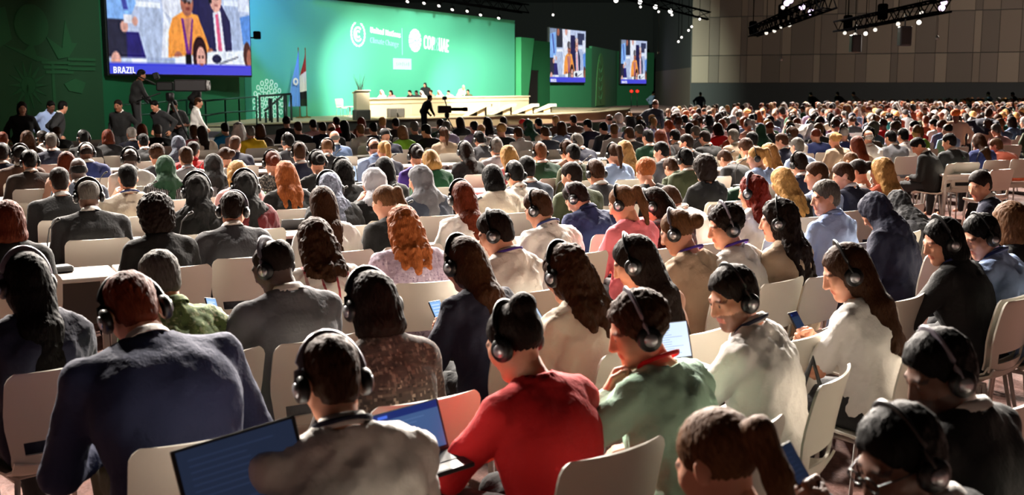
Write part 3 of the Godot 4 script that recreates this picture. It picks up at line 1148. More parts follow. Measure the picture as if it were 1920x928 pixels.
func screen_mat(kind: String, energy: float) -> StandardMaterial3D:
	var key := "lit screen %s %.2f" % [kind, energy]
	if mats.has(key):
		return mats[key]
	var m := mat(key, Color(0.01, 0.01, 0.01), 0.3)
	m.emission_enabled = true
	m.emission = Color.BLACK
	m.emission_texture = screen_tex(kind)
	m.emission_energy_multiplier = energy
	return m

func screen_quad(w: float, h: float, t := 0.0) -> ArrayMesh:       # faces +z, with texture coordinates
	var st := SurfaceTool.new()
	st.begin(Mesh.PRIMITIVE_TRIANGLES)
	for q in [[-1, 1], [1, 1], [1, -1], [-1, 1], [1, -1], [-1, -1]]:
		st.set_normal(Vector3(0, 0, 1))
		st.set_uv(Vector2(q[0] * 0.5 + 0.5, 0.5 - q[1] * 0.5))
		st.add_vertex(Vector3(q[0] * w / 2, q[1] * h / 2, t))
	return st.commit()

func laptop(xf: Transform3D, label: String, kind: String, energy: float, open_deg := 112.0, w := 0.33) -> Node3D:
	var o := thing("laptop", label, "laptop")
	o.transform = xf
	var d := w * 0.68
	var body := mat("laptop grey", Color(0.16, 0.16, 0.17), 0.4, 0.4)
	put("base", box_mesh(Vector3(w, 0.016, d), 0.004), body, o, Transform3D(Basis.IDENTITY, Vector3(0, 0.008, 0)))
	put("keyboard", box_mesh(Vector3(w * 0.86, 0.003, d * 0.48)), mat("keys", Color(0.06, 0.06, 0.065), 0.6), o, Transform3D(Basis.IDENTITY, Vector3(0, 0.0172, -d * 0.14)))
	put("touchpad", box_mesh(Vector3(w * 0.32, 0.0015, d * 0.25)), mat("pad", Color(0.22, 0.22, 0.23), 0.4), o, Transform3D(Basis.IDENTITY, Vector3(0, 0.0165, d * 0.32)))
	var lid := put("lid", box_mesh(Vector3(w, d, 0.008), 0.003), body, o, Transform3D(Basis(Vector3.RIGHT, -deg_to_rad(open_deg - 90.0)), Vector3(0, 0.012, -d / 2)).translated_local(Vector3(0, d / 2, 0)))
	put("screen", screen_quad(w * 0.93, d * 0.88), screen_mat(kind, energy), lid, Transform3D(Basis.IDENTITY, Vector3(0, 0.006, 0.0046)))
	return o

func phone(xf: Transform3D, label: String, kind: String, energy: float, w := 0.075, h := 0.155) -> Node3D:
	var o := thing("phone" if w < 0.1 else "tablet", label, "phone" if w < 0.1 else "tablet")
	o.transform = xf
	put("case", box_mesh(Vector3(w, h, 0.009), 0.003), mat("phone case", Color(0.05, 0.05, 0.055), 0.4), o)
	put("screen", screen_quad(w * 0.92, h * 0.93), screen_mat(kind, energy), o, Transform3D(Basis.IDENTITY, Vector3(0, 0, 0.0048)))
	return o

func microphone(pos: Vector3, yaw: float, label: String) -> void:
	var o := thing("microphone", label, "microphone", pos, yaw, "delegate microphones")
	put("base", box_mesh(Vector3(0.17, 0.045, 0.13), 0.01), mat("black plastic", Color(0.05, 0.05, 0.055), 0.5), o, Transform3D(Basis.IDENTITY, Vector3(0, 0.0225, 0)))
	put("gooseneck", tube([Vector3(-0.05, 0.04, -0.04), Vector3(-0.05, 0.2, -0.05), Vector3(-0.04, 0.3, -0.02), Vector3(-0.02, 0.36, 0.06)], [0.005], 6), mat("black plastic", Color(0.05, 0.05, 0.055), 0.5), o)
	put("capsule", tube([Vector3(-0.02, 0.36, 0.06), Vector3(-0.01, 0.375, 0.1)], [0.011], 8), mat("black plastic", Color(0.05, 0.05, 0.055), 0.5), o)

func papers(pos: Vector3, yaw: float, label: String) -> void:
	var o := thing("paper_stack", label, "papers", pos, yaw, "papers on the tables")
	put("sheet", box_mesh(Vector3(0.21, 0.004, 0.297)), mat("paper", Color(0.9, 0.9, 0.88), 0.8), o, Transform3D(Basis(Vector3.UP, 0.1), Vector3(0, 0.003, 0)))
	put("sheet", box_mesh(Vector3(0.21, 0.003, 0.297)), mat("paper", Color(0.9, 0.9, 0.88), 0.8), o, Transform3D(Basis(Vector3.UP, -0.25), Vector3(0.03, 0.0065, 0.02)))

func bottle(pos: Vector3, label: String) -> void:
	var o := thing("water_bottle", label, "bottle", pos, 0.0, "water bottles on the tables")
	var m := mat("bottle plastic", Color(0.75, 0.8, 0.78), 0.25)
	put("body", lathe([[0.0, 0.0], [0.033, 0.0], [0.034, 0.02], [0.034, 0.14], [0.028, 0.165], [0.014, 0.185], [0.013, 0.2]], 12), m, o)
	put("cap", lathe([[0.015, 0.2], [0.015, 0.218], [0.0, 0.219]], 10), mat("green cap", Color(0.3, 0.5, 0.35), 0.5), o)
	put("label_band", lathe([[0.0346, 0.06], [0.0346, 0.12]], 12), mat("bottle label", Color(0.5, 0.62, 0.5), 0.6), o)

func name_card(pos: Vector3, yaw: float, label: String) -> void:
	var o := thing("name_plate", label, "name plate", pos, yaw)
	put("card", box_mesh(Vector3(0.26, 0.09, 0.02), 0.002), mat("card black", Color(0.07, 0.07, 0.08), 0.5), o, Transform3D(Basis(Vector3.RIGHT, -0.2), Vector3(0, 0.045, 0)))

func spot(pos: Vector3, target: Vector3, energy: float, cone: float, col: Color, label: String, big := 0.12, lens := 6.0, group := "stage lamps") -> void:
	var o := thing("spotlight", label, "spotlight", Vector3.ZERO, 0.0, group)
	o.transform = Transform3D(frame_of(target - pos), pos)
	var bm := mat("lamp black", Color(0.03, 0.03, 0.032), 0.6)
	put("housing", lathe([[0.0, -2.6 * big], [0.6 * big, -2.6 * big], [0.95 * big, -1.6 * big], [big, 0.2 * big], [0.93 * big, 0.2 * big], [0.9 * big, -0.05 * big], [0.0, -0.05 * big]], 14), bm, o, Transform3D(Basis(Vector3.RIGHT, PI / 2), Vector3.ZERO))
	put("lens", lathe([[0.0, 0.0], [0.88 * big, 0.0], [0.8 * big, 0.06 * big], [0.0, 0.12 * big]], 14), glow("lens %.1f %s" % [lens, col], col, lens), o, Transform3D(Basis(Vector3.RIGHT, PI / 2), Vector3.ZERO))
	put("yoke", tube([Vector3(-1.1 * big, 0, -0.8 * big), Vector3(-1.1 * big, 1.3 * big, -0.8 * big), Vector3(1.1 * big, 1.3 * big, -0.8 * big), Vector3(1.1 * big, 0, -0.8 * big)], [0.1 * big], 6), bm, o)
	var top := o.transform.affine_inverse() * Vector3(pos.x, 11.5, pos.z)
	put("hanger", tube([Vector3(0, 1.3 * big, -0.8 * big), top], [0.016], 5), bm, o)
	if energy > 0.0:
		var l := SpotLight3D.new()
		l.name = "light"
		l.light_energy = energy
		l.light_color = col
		l.spot_angle = cone
		l.spot_angle_attenuation = 0.6
		l.spot_range = 150.0
		l.spot_attenuation = 2.0
		l.light_size = big
		l.shadow_enabled = true
		l.transform = Transform3D(Basis(Vector3.UP, PI), Vector3(0, 0, 0.25 * big))
		o.add_child(l)

func truss(a: Vector3, b: Vector3, size: float, label: String) -> void:
	var o := thing("lighting_truss", label, "truss", a)
	var d := b - a
	var fr := frame_of(d)
	var len_ := d.length()
	var m := mat("truss black", Color(0.016, 0.016, 0.018), 0.95)
	var cs := [Vector2(-1, -1), Vector2(1, -1), Vector2(1, 1), Vector2(-1, 1)]
	for q in cs:
		var p: Vector3 = fr * Vector3(q.x * size / 2, q.y * size / 2, 0)
		put("chord", tube([p, p + d], [size * 0.09], 8), m, o)
	var n := int(len_ / (size * 1.6))
	for f in 4:
		var st := new_st(true)
		for k in n:
			var t0 := len_ * k / n
			var t1 := len_ * (k + 1) / n
			var q0: Vector2 = cs[f] if k % 2 == 0 else cs[(f + 1) % 4]
			var q1: Vector2 = cs[(f + 1) % 4] if k % 2 == 0 else cs[f]
			add_tube(st, [fr * Vector3(q0.x * size / 2, q0.y * size / 2, t0), fr * Vector3(q1.x * size / 2, q1.y * size / 2, t1)], [size * 0.05], 5, false)
		var w := put("lacing", done(st), m, o)
		w.set_meta("kind", "stuff")

const ORD := ["first", "second", "third", "fourth", "fifth", "sixth", "seventh", "eighth", "ninth", "tenth", "eleventh", "twelfth", "thirteenth", "fourteenth", "fifteenth", "sixteenth", "seventeenth", "eighteenth"]

# ---------------------------------------------------------------- the audience list
const HAIR_WORDS := {"S": "short %s hair", "A": "thinning %s hair", "N": "a bald head", "B": "a %s bob", "L": "long straight %s hair", "W": "long wavy %s hair", "P": "a %s ponytail", "U": "%s hair in a bun",
	"C": "short curly %s hair", "F": "big curly %s hair", "H": "a %s headscarf", "G": "a %s headcloth", "X": "a %s cap", "T": "a %s turban", "0": "no hair"}
const ROWS := [7.4, 8.85, 10.25, 11.65, 13.2, 14.6, 16.1, 17.5, 18.9, 20.4, 21.9, 23.4, 24.9, 26.4, 27.9]
const TURN := 0.489                      # 28 degrees: how far the table rows face to the left

func rows_c(v: Vector3) -> float:
	return -v.x * sin(TURN) - v.z * cos(TURN)

func rows_u(v: Vector3) -> float:
	return v.x * cos(TURN) - v.z * sin(TURN)

func from_rows(c: float, u: float) -> Vector3:
	return Vector3(-c * sin(TURN) + u * cos(TURN), 0, -c * cos(TURN) - u * sin(TURN))

func describe(p: Dictionary) -> String:
	var hair: String = HAIR_WORDS[p.hair]
	if "%s" in hair:
		hair = hair % (p.haircol if p.haircol != "dark" else "dark brown")
	var t: String = {"jacket": "jacket", "shirt": "shirt", "tee": "T-shirt", "blouse": "blouse", "robe": "robe", "sleeveless": "sleeveless top", "sweater": "sweater"}[p.top]
	return "person with %s in %s %s" % [hair, p.cloth, t]

func parse(line: String) -> Dictionary:
	var q := line.split("/")
	var n := q[0].strip_edges().split(" ")
	var p := {"px": float(n[0]), "py": float(n[1])}
	var h := q[1].strip_edges()
	p.hair = h.substr(0, 1)
	p.haircol = h.substr(2) if h.length() > 2 else "black"
	var t := q[2].strip_edges()
	p.top = t.get_slice(" ", 0)
	p.cloth = t.substr(p.top.length() + 1)
	p.fem = p.hair in ["L", "W", "P", "U", "B", "F", "H"]
	p.skin = 1
	var v := int(n[0].to_float()) % 3
	p.lean = [0.1, 0.18, 0.26][v]
	p.hunch = [0.16, 0.22, 0.26][v]
	p.hp = [0.16, 0.26, 0.34][v]
	if p.top == "tee":
		p.sleeve = 0.42
	for f in (q[3].strip_edges().split(" ", false) if q.size() > 3 else PackedStringArray()):
		match f:
			"h": p.phones = true
			"hs":
				p.phones = true
				p.silver = true
			"f": p.fem = true
			"m": p.fem = false
			"d": p.hp = 0.42
			"D": p.hp = 0.7
			"l": p.hy = 0.5
			"L": p.hy = 0.95
			"r": p.hy = -0.5
			"R": p.hy = -0.95
			"n": p.lean = 0.32
			"N":
				p.lean = 0.62
				p.hunch = 0.35
			"o": p.lanyard = "purple"
			"p":
				p.la = "phone"
				p.ra = "phone"
			"t":
				p.la = "type"
				p.ra = "type"
			"0", "1", "2", "3", "4": p.skin = int(f)
			_:
				var kv := f.split("=")
				if kv.size() == 2:
					p[kv[0]] = kv[1].replace("_", " ") if kv[0] in ["la", "ra", "lg", "rg", "lanyard", "beard", "trousers", "collar"] else float(kv[1])
				else:
					push_error("flag " + f + " in " + line)
	return p

# finds where that person's seat stands, so that the head is seen in that direction
func seat(p: Dictionary, snap := true) -> void:
	p.yaw = 0.0
	var j := skeleton(p)
	var big: float = p.get("big", 1.0)
	var hh: float = j.head.origin.y * big + p.get("lift", 0.0)
	var hp := on(p.px, p.py, hh)
	if p.has("z"):
		hp = at(p.px, p.py, p.z)
	var c := rows_c(hp)
	var yaw: float = lerpf(0.78, TURN, smoothstep(5.5, 8.0, c))
	if hp.x > 3.0:
		yaw = lerpf(yaw, atan2(-(-3.0 - hp.x), -(-62.0 - hp.z)), clampf((hp.x - 3.0) / 5.0, 0, 1))
	p.yaw = yaw + deg_to_rad(p.get("y", 0.0))
	var off: Vector3 = Basis(Vector3.UP, p.yaw) * Vector3(j.head.origin.x, 0, j.head.origin.z) * big
	p.pos = Vector3(hp.x, 0, hp.z) - off
	p.row = -1
	if snap and c > 7.0 and not p.get("stand", false):
		var best := 9.0
		for k in ROWS.size():
			var dd: float = absf(rows_c(p.pos) - ROWS[k])
			if dd < best:
				best = dd
				p.row = k
		if best < 0.75:
			var dir := Vector3(hp.x, 0, hp.z).normalized()
			var per := rows_c(dir)
			p.pos += dir * (ROWS[p.row] - rows_c(p.pos)) / per * 0.75
		else:
			p.row = -1
	if p.has("lift"):
		p.pos.y = p.lift
	p.far = Vector2(p.pos.x, p.pos.z).length()
	var s: float = FOC / maxf(-p.pos.z, 1.0)
	p.lod = "A" if s > 228.0 else ("B" if s > 105.0 else "C")

const NEAR := [
	"48 531/L black/blouse navy/hs 2 w=0.18 extra=0.1",
	"252 586/S auburn/jacket dusk_blue/h lean=0.4 hunch=0.5 D side=0.06 w=0.21 hr=0.15 la=knee ra=knee trousers=olive y=-12 big=1.12",
	"302 525/S grey/shirt camouflage_green/d",
	"513 500/A dark/jacket grey/hs 4 la=hold ra=lap l d w=0.2 y=-4",
	"697 573/B dark/sweater mottled_brown/h d y=-10",
	"590 455/W brown/blouse red_striped/d y=-14 w=0.18 extra=-0.11",
	"755 427/W strawberry/blouse lavender_printed/d y=-16 w=0.18 extra=-0.04",
	"869 495/L brown/blouse navy/h la=phone ra=phone d extra=0.12",
	"930 437/S dark/shirt white/h o l d",
	"1060 513/W brown/blouse cream/h p d w=0.17 extra=-0.05",
	"1189 492/L dark/sleeveless tan/h l p d extra=0.1",
	"965 642/U dark/sweater red/h t d hy=0.25 extra=0.085 w=0.175 y=-4",
	"1196 620/C brown/blouse mint/hs f L la=chin lanyard=red w=0.165",
	"1376 558/S dark/shirt white/h L beard=dark lanyard=navy t w=0.205 lean=0.2 y=14",
	"1585 510/L brown/tee white/h hy=0.75 d p watch=0 w=0.175 extra=0.06",
	"1766 452/B black/jacket black/h L t lanyard=blue",
	"1841 443/S black/shirt light_blue/h L d lanyard=blue t",
	"1890 425/B light_brown/jacket black/hy=-0.3",
	"1458 416/W dark/jacket beige/h l extra=0.05",
	"1360 425/C dark/shirt white/hs f L o w=0.17",
	"1270 435/U light_brown/blouse beige/hs hy=0.3 o d",
	"1010 392/S brown/shirt white/h hy=0.4 d lanyard=blue",
	"1082 375/S dark/shirt royal_blue/hs l D n",
	"1167 382/P light_brown/blouse pink/h hy=0.4 d extra=0",
	"1227 385/L dark/blouse red_printed/h l D n",
	"1257 372/S brown/shirt white/N D y=20",
	"1410 360/W red/blouse white/hs hy=0.3",
	"1548 371/S grey/shirt light_blue/L w=0.2",
	"1530 339/S brown/shirt fine_striped/L",
	"1580 333/S brown/jacket navy/L",
	"1606 330/U dark/blouse white/l d",
	"1466 336/W blond/jacket black/w=0.17",
	"1650 336/W blond/blouse rust/hy=0.2",
	"1641 397/H navy/robe navy/D n",
	"1684 388/H charcoal/jacket dark_grey/N D y=-20",
	"1838 348/S dark/jacket navy/L y=26",
	"1722 275/S black/jacket black/hy=0.5 y=34 n fat=0.03 D",
	"622 716/S brown/shirt white/hs d lanyard=navy w=0.205 y=-16 t",
	"1345 870/P light_brown/blouse black/d n hunch=0.3 extra=0",
	"1764 700/S black/jacket black/hs hy=0.95 d 3 beard=black w=0.215 fat=0.02",
	"1692 862/S black/jacket charcoal/h hy=1.0 hp=0.4 n 3 glasses=1 la=peer ra=peer y=6",
	"604 380/L brown/blouse white/extra=0.1",
	"722 375/P light_brown/sweater black/l extra=0",
	"866 367/L auburn/blouse white/h",
	"617 360/H blue_printed/robe charcoal/h",
	"700 342/H light_grey/robe black/la=ear l",
	"720 327/L black/jacket black/",
	"787 330/H grey/jacket slate/f hy=0.75",
	"642 332/B black/robe black/h",
	"595 305/U black/blouse black/h",
	"535 332/W strawberry/blouse black/",
	"510 302/U auburn/blouse black_and_white_printed/h",
	"922 330/B black/jacket cream/d",
	"965 332/S black/shirt white/h",
	"112 342/S dark/jacket charcoal/w=0.2",
	"166 367/A grey/jacket charcoal/h 3 w=0.205",
	"240 337/S black/shirt cream/la=ear lanyard=blue w=0.2",
	"369 362/H black/robe black/h",
	"459 350/H black/robe maroon/h",
	"437 388/S dark/jacket dark_grey/hs d r",
	"292 415/F dark/jacket black/",
	"15 425/B auburn/jacket black/",
	"1258 322/S brown/shirt olive/N D",
]
const MID := [
	"5 264/S auburn/shirt beige/", "51 261/W brown/blouse dark_brown/", "96 266/S grey/jacket navy/h", "80 260/S dark/shirt white/h", "107 250/A brown/jacket black/3", "157 260/S black/jacket black/h",
	"202 257/B auburn/jacket charcoal/", "247 255/S white/jacket navy/d", "266 244/B ginger/blouse green/", "269 265/S black/jacket charcoal/", "296 247/S grey/jacket black/", "334 270/H slate/robe slate/",
	"364 247/S brown/shirt pink/3", "379 252/L dark/blouse cream/extra=0.1", "422 245/S dark/shirt cyan/", "447 243/G white/robe white/", "470 250/S grey/shirt yellow/n", "441 274/S brown/jacket navy/r n",
	"362 280/S dark/shirt red/r 2", "4 295/S dark/jacket navy/h 2", "39 295/A black/jacket brown/h 4", "56 302/S black/jacket dark_brown/h", "162 285/N dark/jacket blue/h 3 d", "244 296/N dark/shirt white/h 4",
	"294 292/C brown/jacket dark_grey/f", "349 297/S brown/shirt light_grey/", "310 320/H dark_green/robe grey_striped/", "400 320/H black/robe grey/", "422 292/U brown/blouse white/l n", "125 310/B auburn/blouse tan/",
	"147 321/N black/jacket slate/4", "445 327/W blond/blouse pale_pink/d",
	"487 247/B brown/blouse dark_brown/", "537 228/C black/jacket black/", "559 242/S brown/jacket charcoal/", "587 234/S dark/shirt pale_pink/", "605 243/S dark/jacket navy/", "621 244/N brown/jacket dark_grey/0",
	"631 230/S black/blouse red/f", "645 238/L black/blouse black/extra=0.1", "677 230/B auburn/blouse brown/", "676 247/S light_brown/shirt white/n", "700 243/S black/jacket navy/", "717 230/S blond/shirt beige/",
	"722 254/X black/jacket navy/h", "742 234/S dark/jacket dark_brown/", "754 251/B light_brown/sweater lime/", "777 240/S grey/jacket dark_grey/", "799 244/S black/jacket black/l", "826 234/S dark/jacket dark_green/",
	"837 240/S grey/shirt lavender/", "831 255/P brown/jacket beige/h extra=0", "862 231/B dark/jacket charcoal/", "889 240/S black/shirt lavender/", "902 246/N blond/shirt light_grey/", "914 231/L dark/jacket black/h",
	"940 247/C blond/jacket black/", "944 229/S dark/jacket navy/", "899 264/S black/jacket dark_grey/h", "930 277/S grey/jacket light_grey/h", "872 290/L dark/blouse black/h", "952 292/W blond/blouse pink/",
	"540 267/S black/jacket dark_grey/h l", "561 285/S brown/jacket navy/h", "614 276/A light_brown/jacket charcoal/h r", "627 262/N grey/jacket steel_blue/n", "701 282/N brown/shirt light_blue/h w=0.2", "720 280/P blond/jacket navy/extra=0",
	"780 291/U dark/blouse purple/h", "807 305/B blond/sweater green/D", "972 252/S brown/shirt white/n d", "980 236/X red/jacket dark_grey/", "1010 231/S black/jacket navy/", "1022 252/S brown/jacket slate/d",
	"1012 285/S light_brown/jacket dark_green/h", "1042 228/S blond/jacket brown/", "1052 241/S black/jacket navy/n", "1075 228/S dark/jacket brown/", "1102 236/S black/jacket navy/l", "1082 267/S grey/jacket navy/h l",
	"1132 242/S black/jacket charcoal/d", "1152 247/S light_brown/shirt white/r", "1180 255/S brown/jacket black/", "1199 247/S grey/jacket grey/", "1215 257/S black/jacket dark_green/", "1237 257/L auburn/blouse charcoal/",
	"1265 262/S black/jacket dark_brown/", "1287 272/S dark/jacket charcoal/l", "1170 280/W blond/blouse white/", "1150 295/P brown/blouse light_blue/h extra=0", "1075 292/S black/jacket olive/", "1062 286/S brown/shirt tan/h",
	"1240 287/S black/jacket grey/l", "1210 322/C strawberry/blouse black/f", "1285 305/S black/jacket olive/h w=0.2", "1320 315/F dark/blouse black/", "1360 302/S brown/jacket charcoal/N D y=10", "1397 282/C brown/blouse beige/f",
	"1417 300/P blond/blouse light_blue/h L extra=0", "987 320/S black/jacket slate/", "1072 335/S dark/jacket olive/l", "1117 327/S brown/jacket dark_grey/h d w=0.2",
	"1466 266/S brown/jacket navy/l", "1495 278/S grey/shirt light_blue/", "1498 301/S dark/jacket navy/h", "1565 266/U blond/blouse beige/", "1597 300/S light_brown/shirt cream/N D", "1606 273/L auburn/blouse beige/", "1626 262/N white/shirt white/h", "1670 262/S black/jacket grey/",
	"1693 260/S black/shirt white/", "1719 249/P light_brown/blouse lime/extra=0", "1751 234/S black/jacket white/l", "1780 266/S black/jacket charcoal/l", "1868 243/S grey/shirt pale_pink/", "1833 285/L brown/blouse blue/z=18.2 n d", "1868 274/S light_brown/jacket rust/z=18.6 N l",
	"1410 262/S black/jacket dark_green/", "1322 262/S dark/jacket black/", "1345 245/B dark/sweater red/d", "1305 252/S grey/shirt grey/d", "1375 258/S grey/jacket beige/", "1440 300/W blond/blouse beige/",
]
# standing and kneeling people: px py of the head, its height above the ground there, and the look
const UPRIGHT := [
	"42 211/L dark/jacket black/h=1.5 y=-150 f|standing in the gloom before the dark green wall",
	"95 193/S black/shirt light_blue/h=1.63 y=-120 3 trousers=navy|standing in uniform before the dark green wall",
	"118 207/S black/jacket charcoal/h=1.5 y=-60 l|standing beside the uniformed person",
	"222 201/S dark/jacket black/h=1.55 y=170 2|standing under the left edge of the large screen",
	"265 139/S black/shirt black/h=2.3 up=0.7 y=-60 2 la=hold ra=hold|standing tall on the camera platform",
	"290 193/S black/jacket charcoal/h=1.62 y=150|standing below the broadcast camera",
	"326 192/S black/tee black/h=1.62 y=170 3 la=fold ra=fold|standing with folded arms below the broadcast camera",
	"372 190/S brown/shirt white/h=1.62 y=-75 p|standing in profile beside the ramp rail, holding a phone",
	"377 154/S black/jacket black/h=2.13 up=0.5 y=-70 l collar=white|standing on the ramp behind its rail",
	"1792 211/T orange/jacket beige/h=1.48 big=0.9 y=150 3|standing among seated delegates",
	"1536 246/S dark/shirt white/h=1.08 y=-70 lean=1.1 D|bending over the crowd",
	"1853 222/S brown/jacket navy/h=1.33 y=-40 lean=0.75 d|stooping among the far right seats",
	"1313 190/S black/jacket navy/h=1.62 y=-20|standing in the far aisle",
	"1229 192/N brown/jacket slate/h=1.6 y=-30 2|standing before the far green wall",
	"1225 183/S black/shirt light_blue/h=1.7 y=-60|standing at the hall's far corner",
	"1600 186/S black/shirt light_grey/h=1.6 y=40|standing at the back of the far block",
	"1852 190/S dark/shirt light_blue/h=1.6 y=60|standing at the back near the panelled wall",
	"1898 188/S dark/jacket charcoal/h=1.6 y=60 2|standing at the back near the panelled wall",
	"1520 181/S black/jacket black/h=1.65 y=20|standing at the back near the panelled wall",
	"1570 184/S black/robe black/h=1.65 y=20|standing at the back near the panelled wall",
]

func ready_people() -> void:
	var list: Array = []
	for line in NEAR + MID:
		list.append(parse(fix(line)))
	for p in list:
		seat(p)
		people.append(p)
	spread()
	crowd()
	label_people()
	for p in people:
		person(p, p.label, "people seated in the hall")

func fix(line: String) -> String:            # colour names of two words are written with an underscore
	var q := line.split("/")
	return q[0] + "/" + q[1].replace("_", " ") + "/" + q[2].replace("_", " ") + "/" + q[3]

func front_edge(x: float) -> float:           # how far the rows reach towards the stage
	var k := [[-20.0, 19.0], [-6.0, 20.0], [0.0, 22.0], [2.0, 24.0], [3.7, 27.0], [7.0, 35.5], [12.0, 40.0], [20.0, 45.0], [34.0, 52.0]]
	for i in k.size() - 1:
		if x < k[i + 1][0]:
			return lerpf(k[i][1], k[i + 1][1], clampf((x - k[i][0]) / (k[i + 1][0] - k[i][0]), 0, 1))
	return 52.0

const LOOKS := ["S", "S", "S", "S", "S", "C", "B", "L", "W", "P", "U", "N", "A", "H", "G", "F", "S"]
const CLOTHS := ["black", "charcoal", "dark grey", "navy", "grey", "white", "white", "light grey", "beige", "brown", "light blue", "cream", "slate", "pale pink", "blue", "red", "tan", "olive", "maroon", "rust", "green", "lavender", "orange", "dark brown", "teal", "steel blue"]

func random_look(r: RandomNumberGenerator) -> Dictionary:
	var p := {}
	p.hair = LOOKS[r.randi() % LOOKS.size()]
	p.fem = p.hair in ["L", "W", "P", "U", "B", "F", "H"]
	p.haircol = ["black", "black", "dark", "dark", "brown", "brown", "light brown", "auburn", "grey", "blond", "white", "ginger"][r.randi() % 12]
	if p.hair == "H":
		p.haircol = ["black", "grey", "navy", "beige", "white", "dark green"][r.randi() % 6]
	if p.hair == "G":
		p.haircol = "white"
	p.cloth = CLOTHS[r.randi() % CLOTHS.size()]
	p.top = ["blouse", "shirt", "jacket", "sweater"][r.randi() % 4] if p.fem else ["jacket", "jacket", "shirt", "sweater"][r.randi() % 4]
	if p.hair in ["H", "G"]:
		p.top = "robe"
		if p.hair == "G":
			p.cloth = "white"
	p.skin = [0, 1, 1, 2, 2, 3, 4][r.randi() % 7]
	p.phones = r.randf() < 0.35
	match r.randi() % 6:
		0: p.hp = 0.42
		1: p.hy = 0.5
		2: p.hy = -0.5
		3: p.lean = 0.32
	return p

func crowd() -> void:                        # the rest of the rows: nearest as people of their own, the rest as one mass
	var r := RandomNumberGenerator.new()
	r.seed = 28
	var spots := []
	var c := 14.6
	while c < 53.0:
		var u := -6.0
		while u < 62.0:
			u += 0.66
			if fposmod(u, 9.3) < 1.1:
				continue
			var v := from_rows(c + r.randf_range(-0.12, 0.12), u + r.randf_range(-0.07, 0.07))
			if v.z > -9.0 or c > front_edge(v.x) or r.randf() < 0.1:
				continue
			var s := -FOC / v.z
			var px := 960.0 + v.x * s
			var py := 162.0 + 0.8 * s
			var top := lerpf(236.0, 258.0, clampf((px - 960.0) / 450.0, 0, 1)) - 14.0 * clampf((px - 1500.0) / 300.0, 0, 1)
			if px < 965.0 or px > 1950.0 or py > top:
				continue
			if px > 1640.0 and v.z > -21.0:
				continue
			var clash := false
			for q in people:
				if v.distance_to(Vector3(q.pos.x, 0, q.pos.z)) < 0.62:
					clash = true
					break
			if not clash:
				spots.append([v.length(), v])
		c += 1.45
	spots.sort_custom(func(a, b): return a[0] < b[0])
	var known := {}
	for p in people:
		known[describe(p)] = true
	var n_own := 296 - people.size() - UPRIGHT.size()
	var mass := []
	for i in spots.size():
		var p := random_look(r)
		if i < n_own:
			var tries := 0
			while known.has(describe(p)) and tries < 60:
				p = random_look(r)
				tries += 1
			known[describe(p)] = true
		p.pos = spots[i][1]
		var yaw := 0.0
		yaw = lerpf(TURN, atan2(3.0 + p.pos.x, maxf(62.0 + p.pos.z, 4.0)), clampf((p.pos.x - 3.0) / 5.0, 0, 1))
		p.yaw = yaw + r.randf_range(-0.15, 0.15)
		p.lod = "C"
		p.row = -1
		if i < n_own:
			p.proc = true
			p.far = p.pos.length()
			people.append(p)
		else:
			mass.append(p)
	build_mass(mass, r)
	print("listed+own ", people.size(), " mass ", mass.size())

func build_mass(mass: Array, r: RandomNumberGenerator) -> void:
	var o := thing("seated_crowd", "dense mass of seated delegates filling the far rows towards the panelled wall", "crowd")
	o.set_meta("kind", "stuff")
	var kinds := []
	for k in 30:
		var p := random_look(r)
		p.lod = "D"
		p.sleeve = 1.0
		var j := skeleton(p)
		var parts := body_data(p, j, "D")
		var skin: Color = SKINS[p.skin].srgb_to_linear()
		for q in parts:
			if q.size() < 4:
				q.append(skin)
			else:
				q[3] = skin
		var t := top_data(p, j, "D")
		t.append((cloth_color(p.cloth)).srgb_to_linear())
		parts.append(t)
		var rigid: bool = p.hair in RIGID
		var hr := hair_mesh(p.hair, LODS["D"][4], Transform3D.IDENTITY if rigid else j.head, j)
		hr.append((HAIRS[p.haircol] if HAIRS.has(p.haircol) else COLORS[p.haircol]).srgb_to_linear())
		if rigid:
			hr.append(j.head)
		parts.append(hr)
		kinds.append(to_mesh(parts))
	var m := mat("crowd", Color.WHITE, 0.8)
	m.vertex_color_use_as_albedo = true
	for k in kinds.size():
		var mine := []
		for i in mass.size():
			if i % kinds.size() == k:
				mine.append(mass[i])
		var mm := MultiMesh.new()
		mm.transform_format = MultiMesh.TRANSFORM_3D
		mm.mesh = kinds[k]
		mm.instance_count = mine.size()
		for i in mine.size():
			mm.set_instance_transform(i, Transform3D(Basis(Vector3.UP, mine[i].yaw), mine[i].pos))
		var mi := MultiMeshInstance3D.new()
		mi.name = "delegates"
		mi.multimesh = mm
		mi.material_override = m
		o.add_child(mi, true)
		mi.set_meta("kind", "stuff")

func cloth_color(n: String) -> Color:
	return COLORS[n] if COLORS.has(n) else Color(0.5, 0.45, 0.45)

func words(s: String) -> int:
	return s.split(" ", false).size()

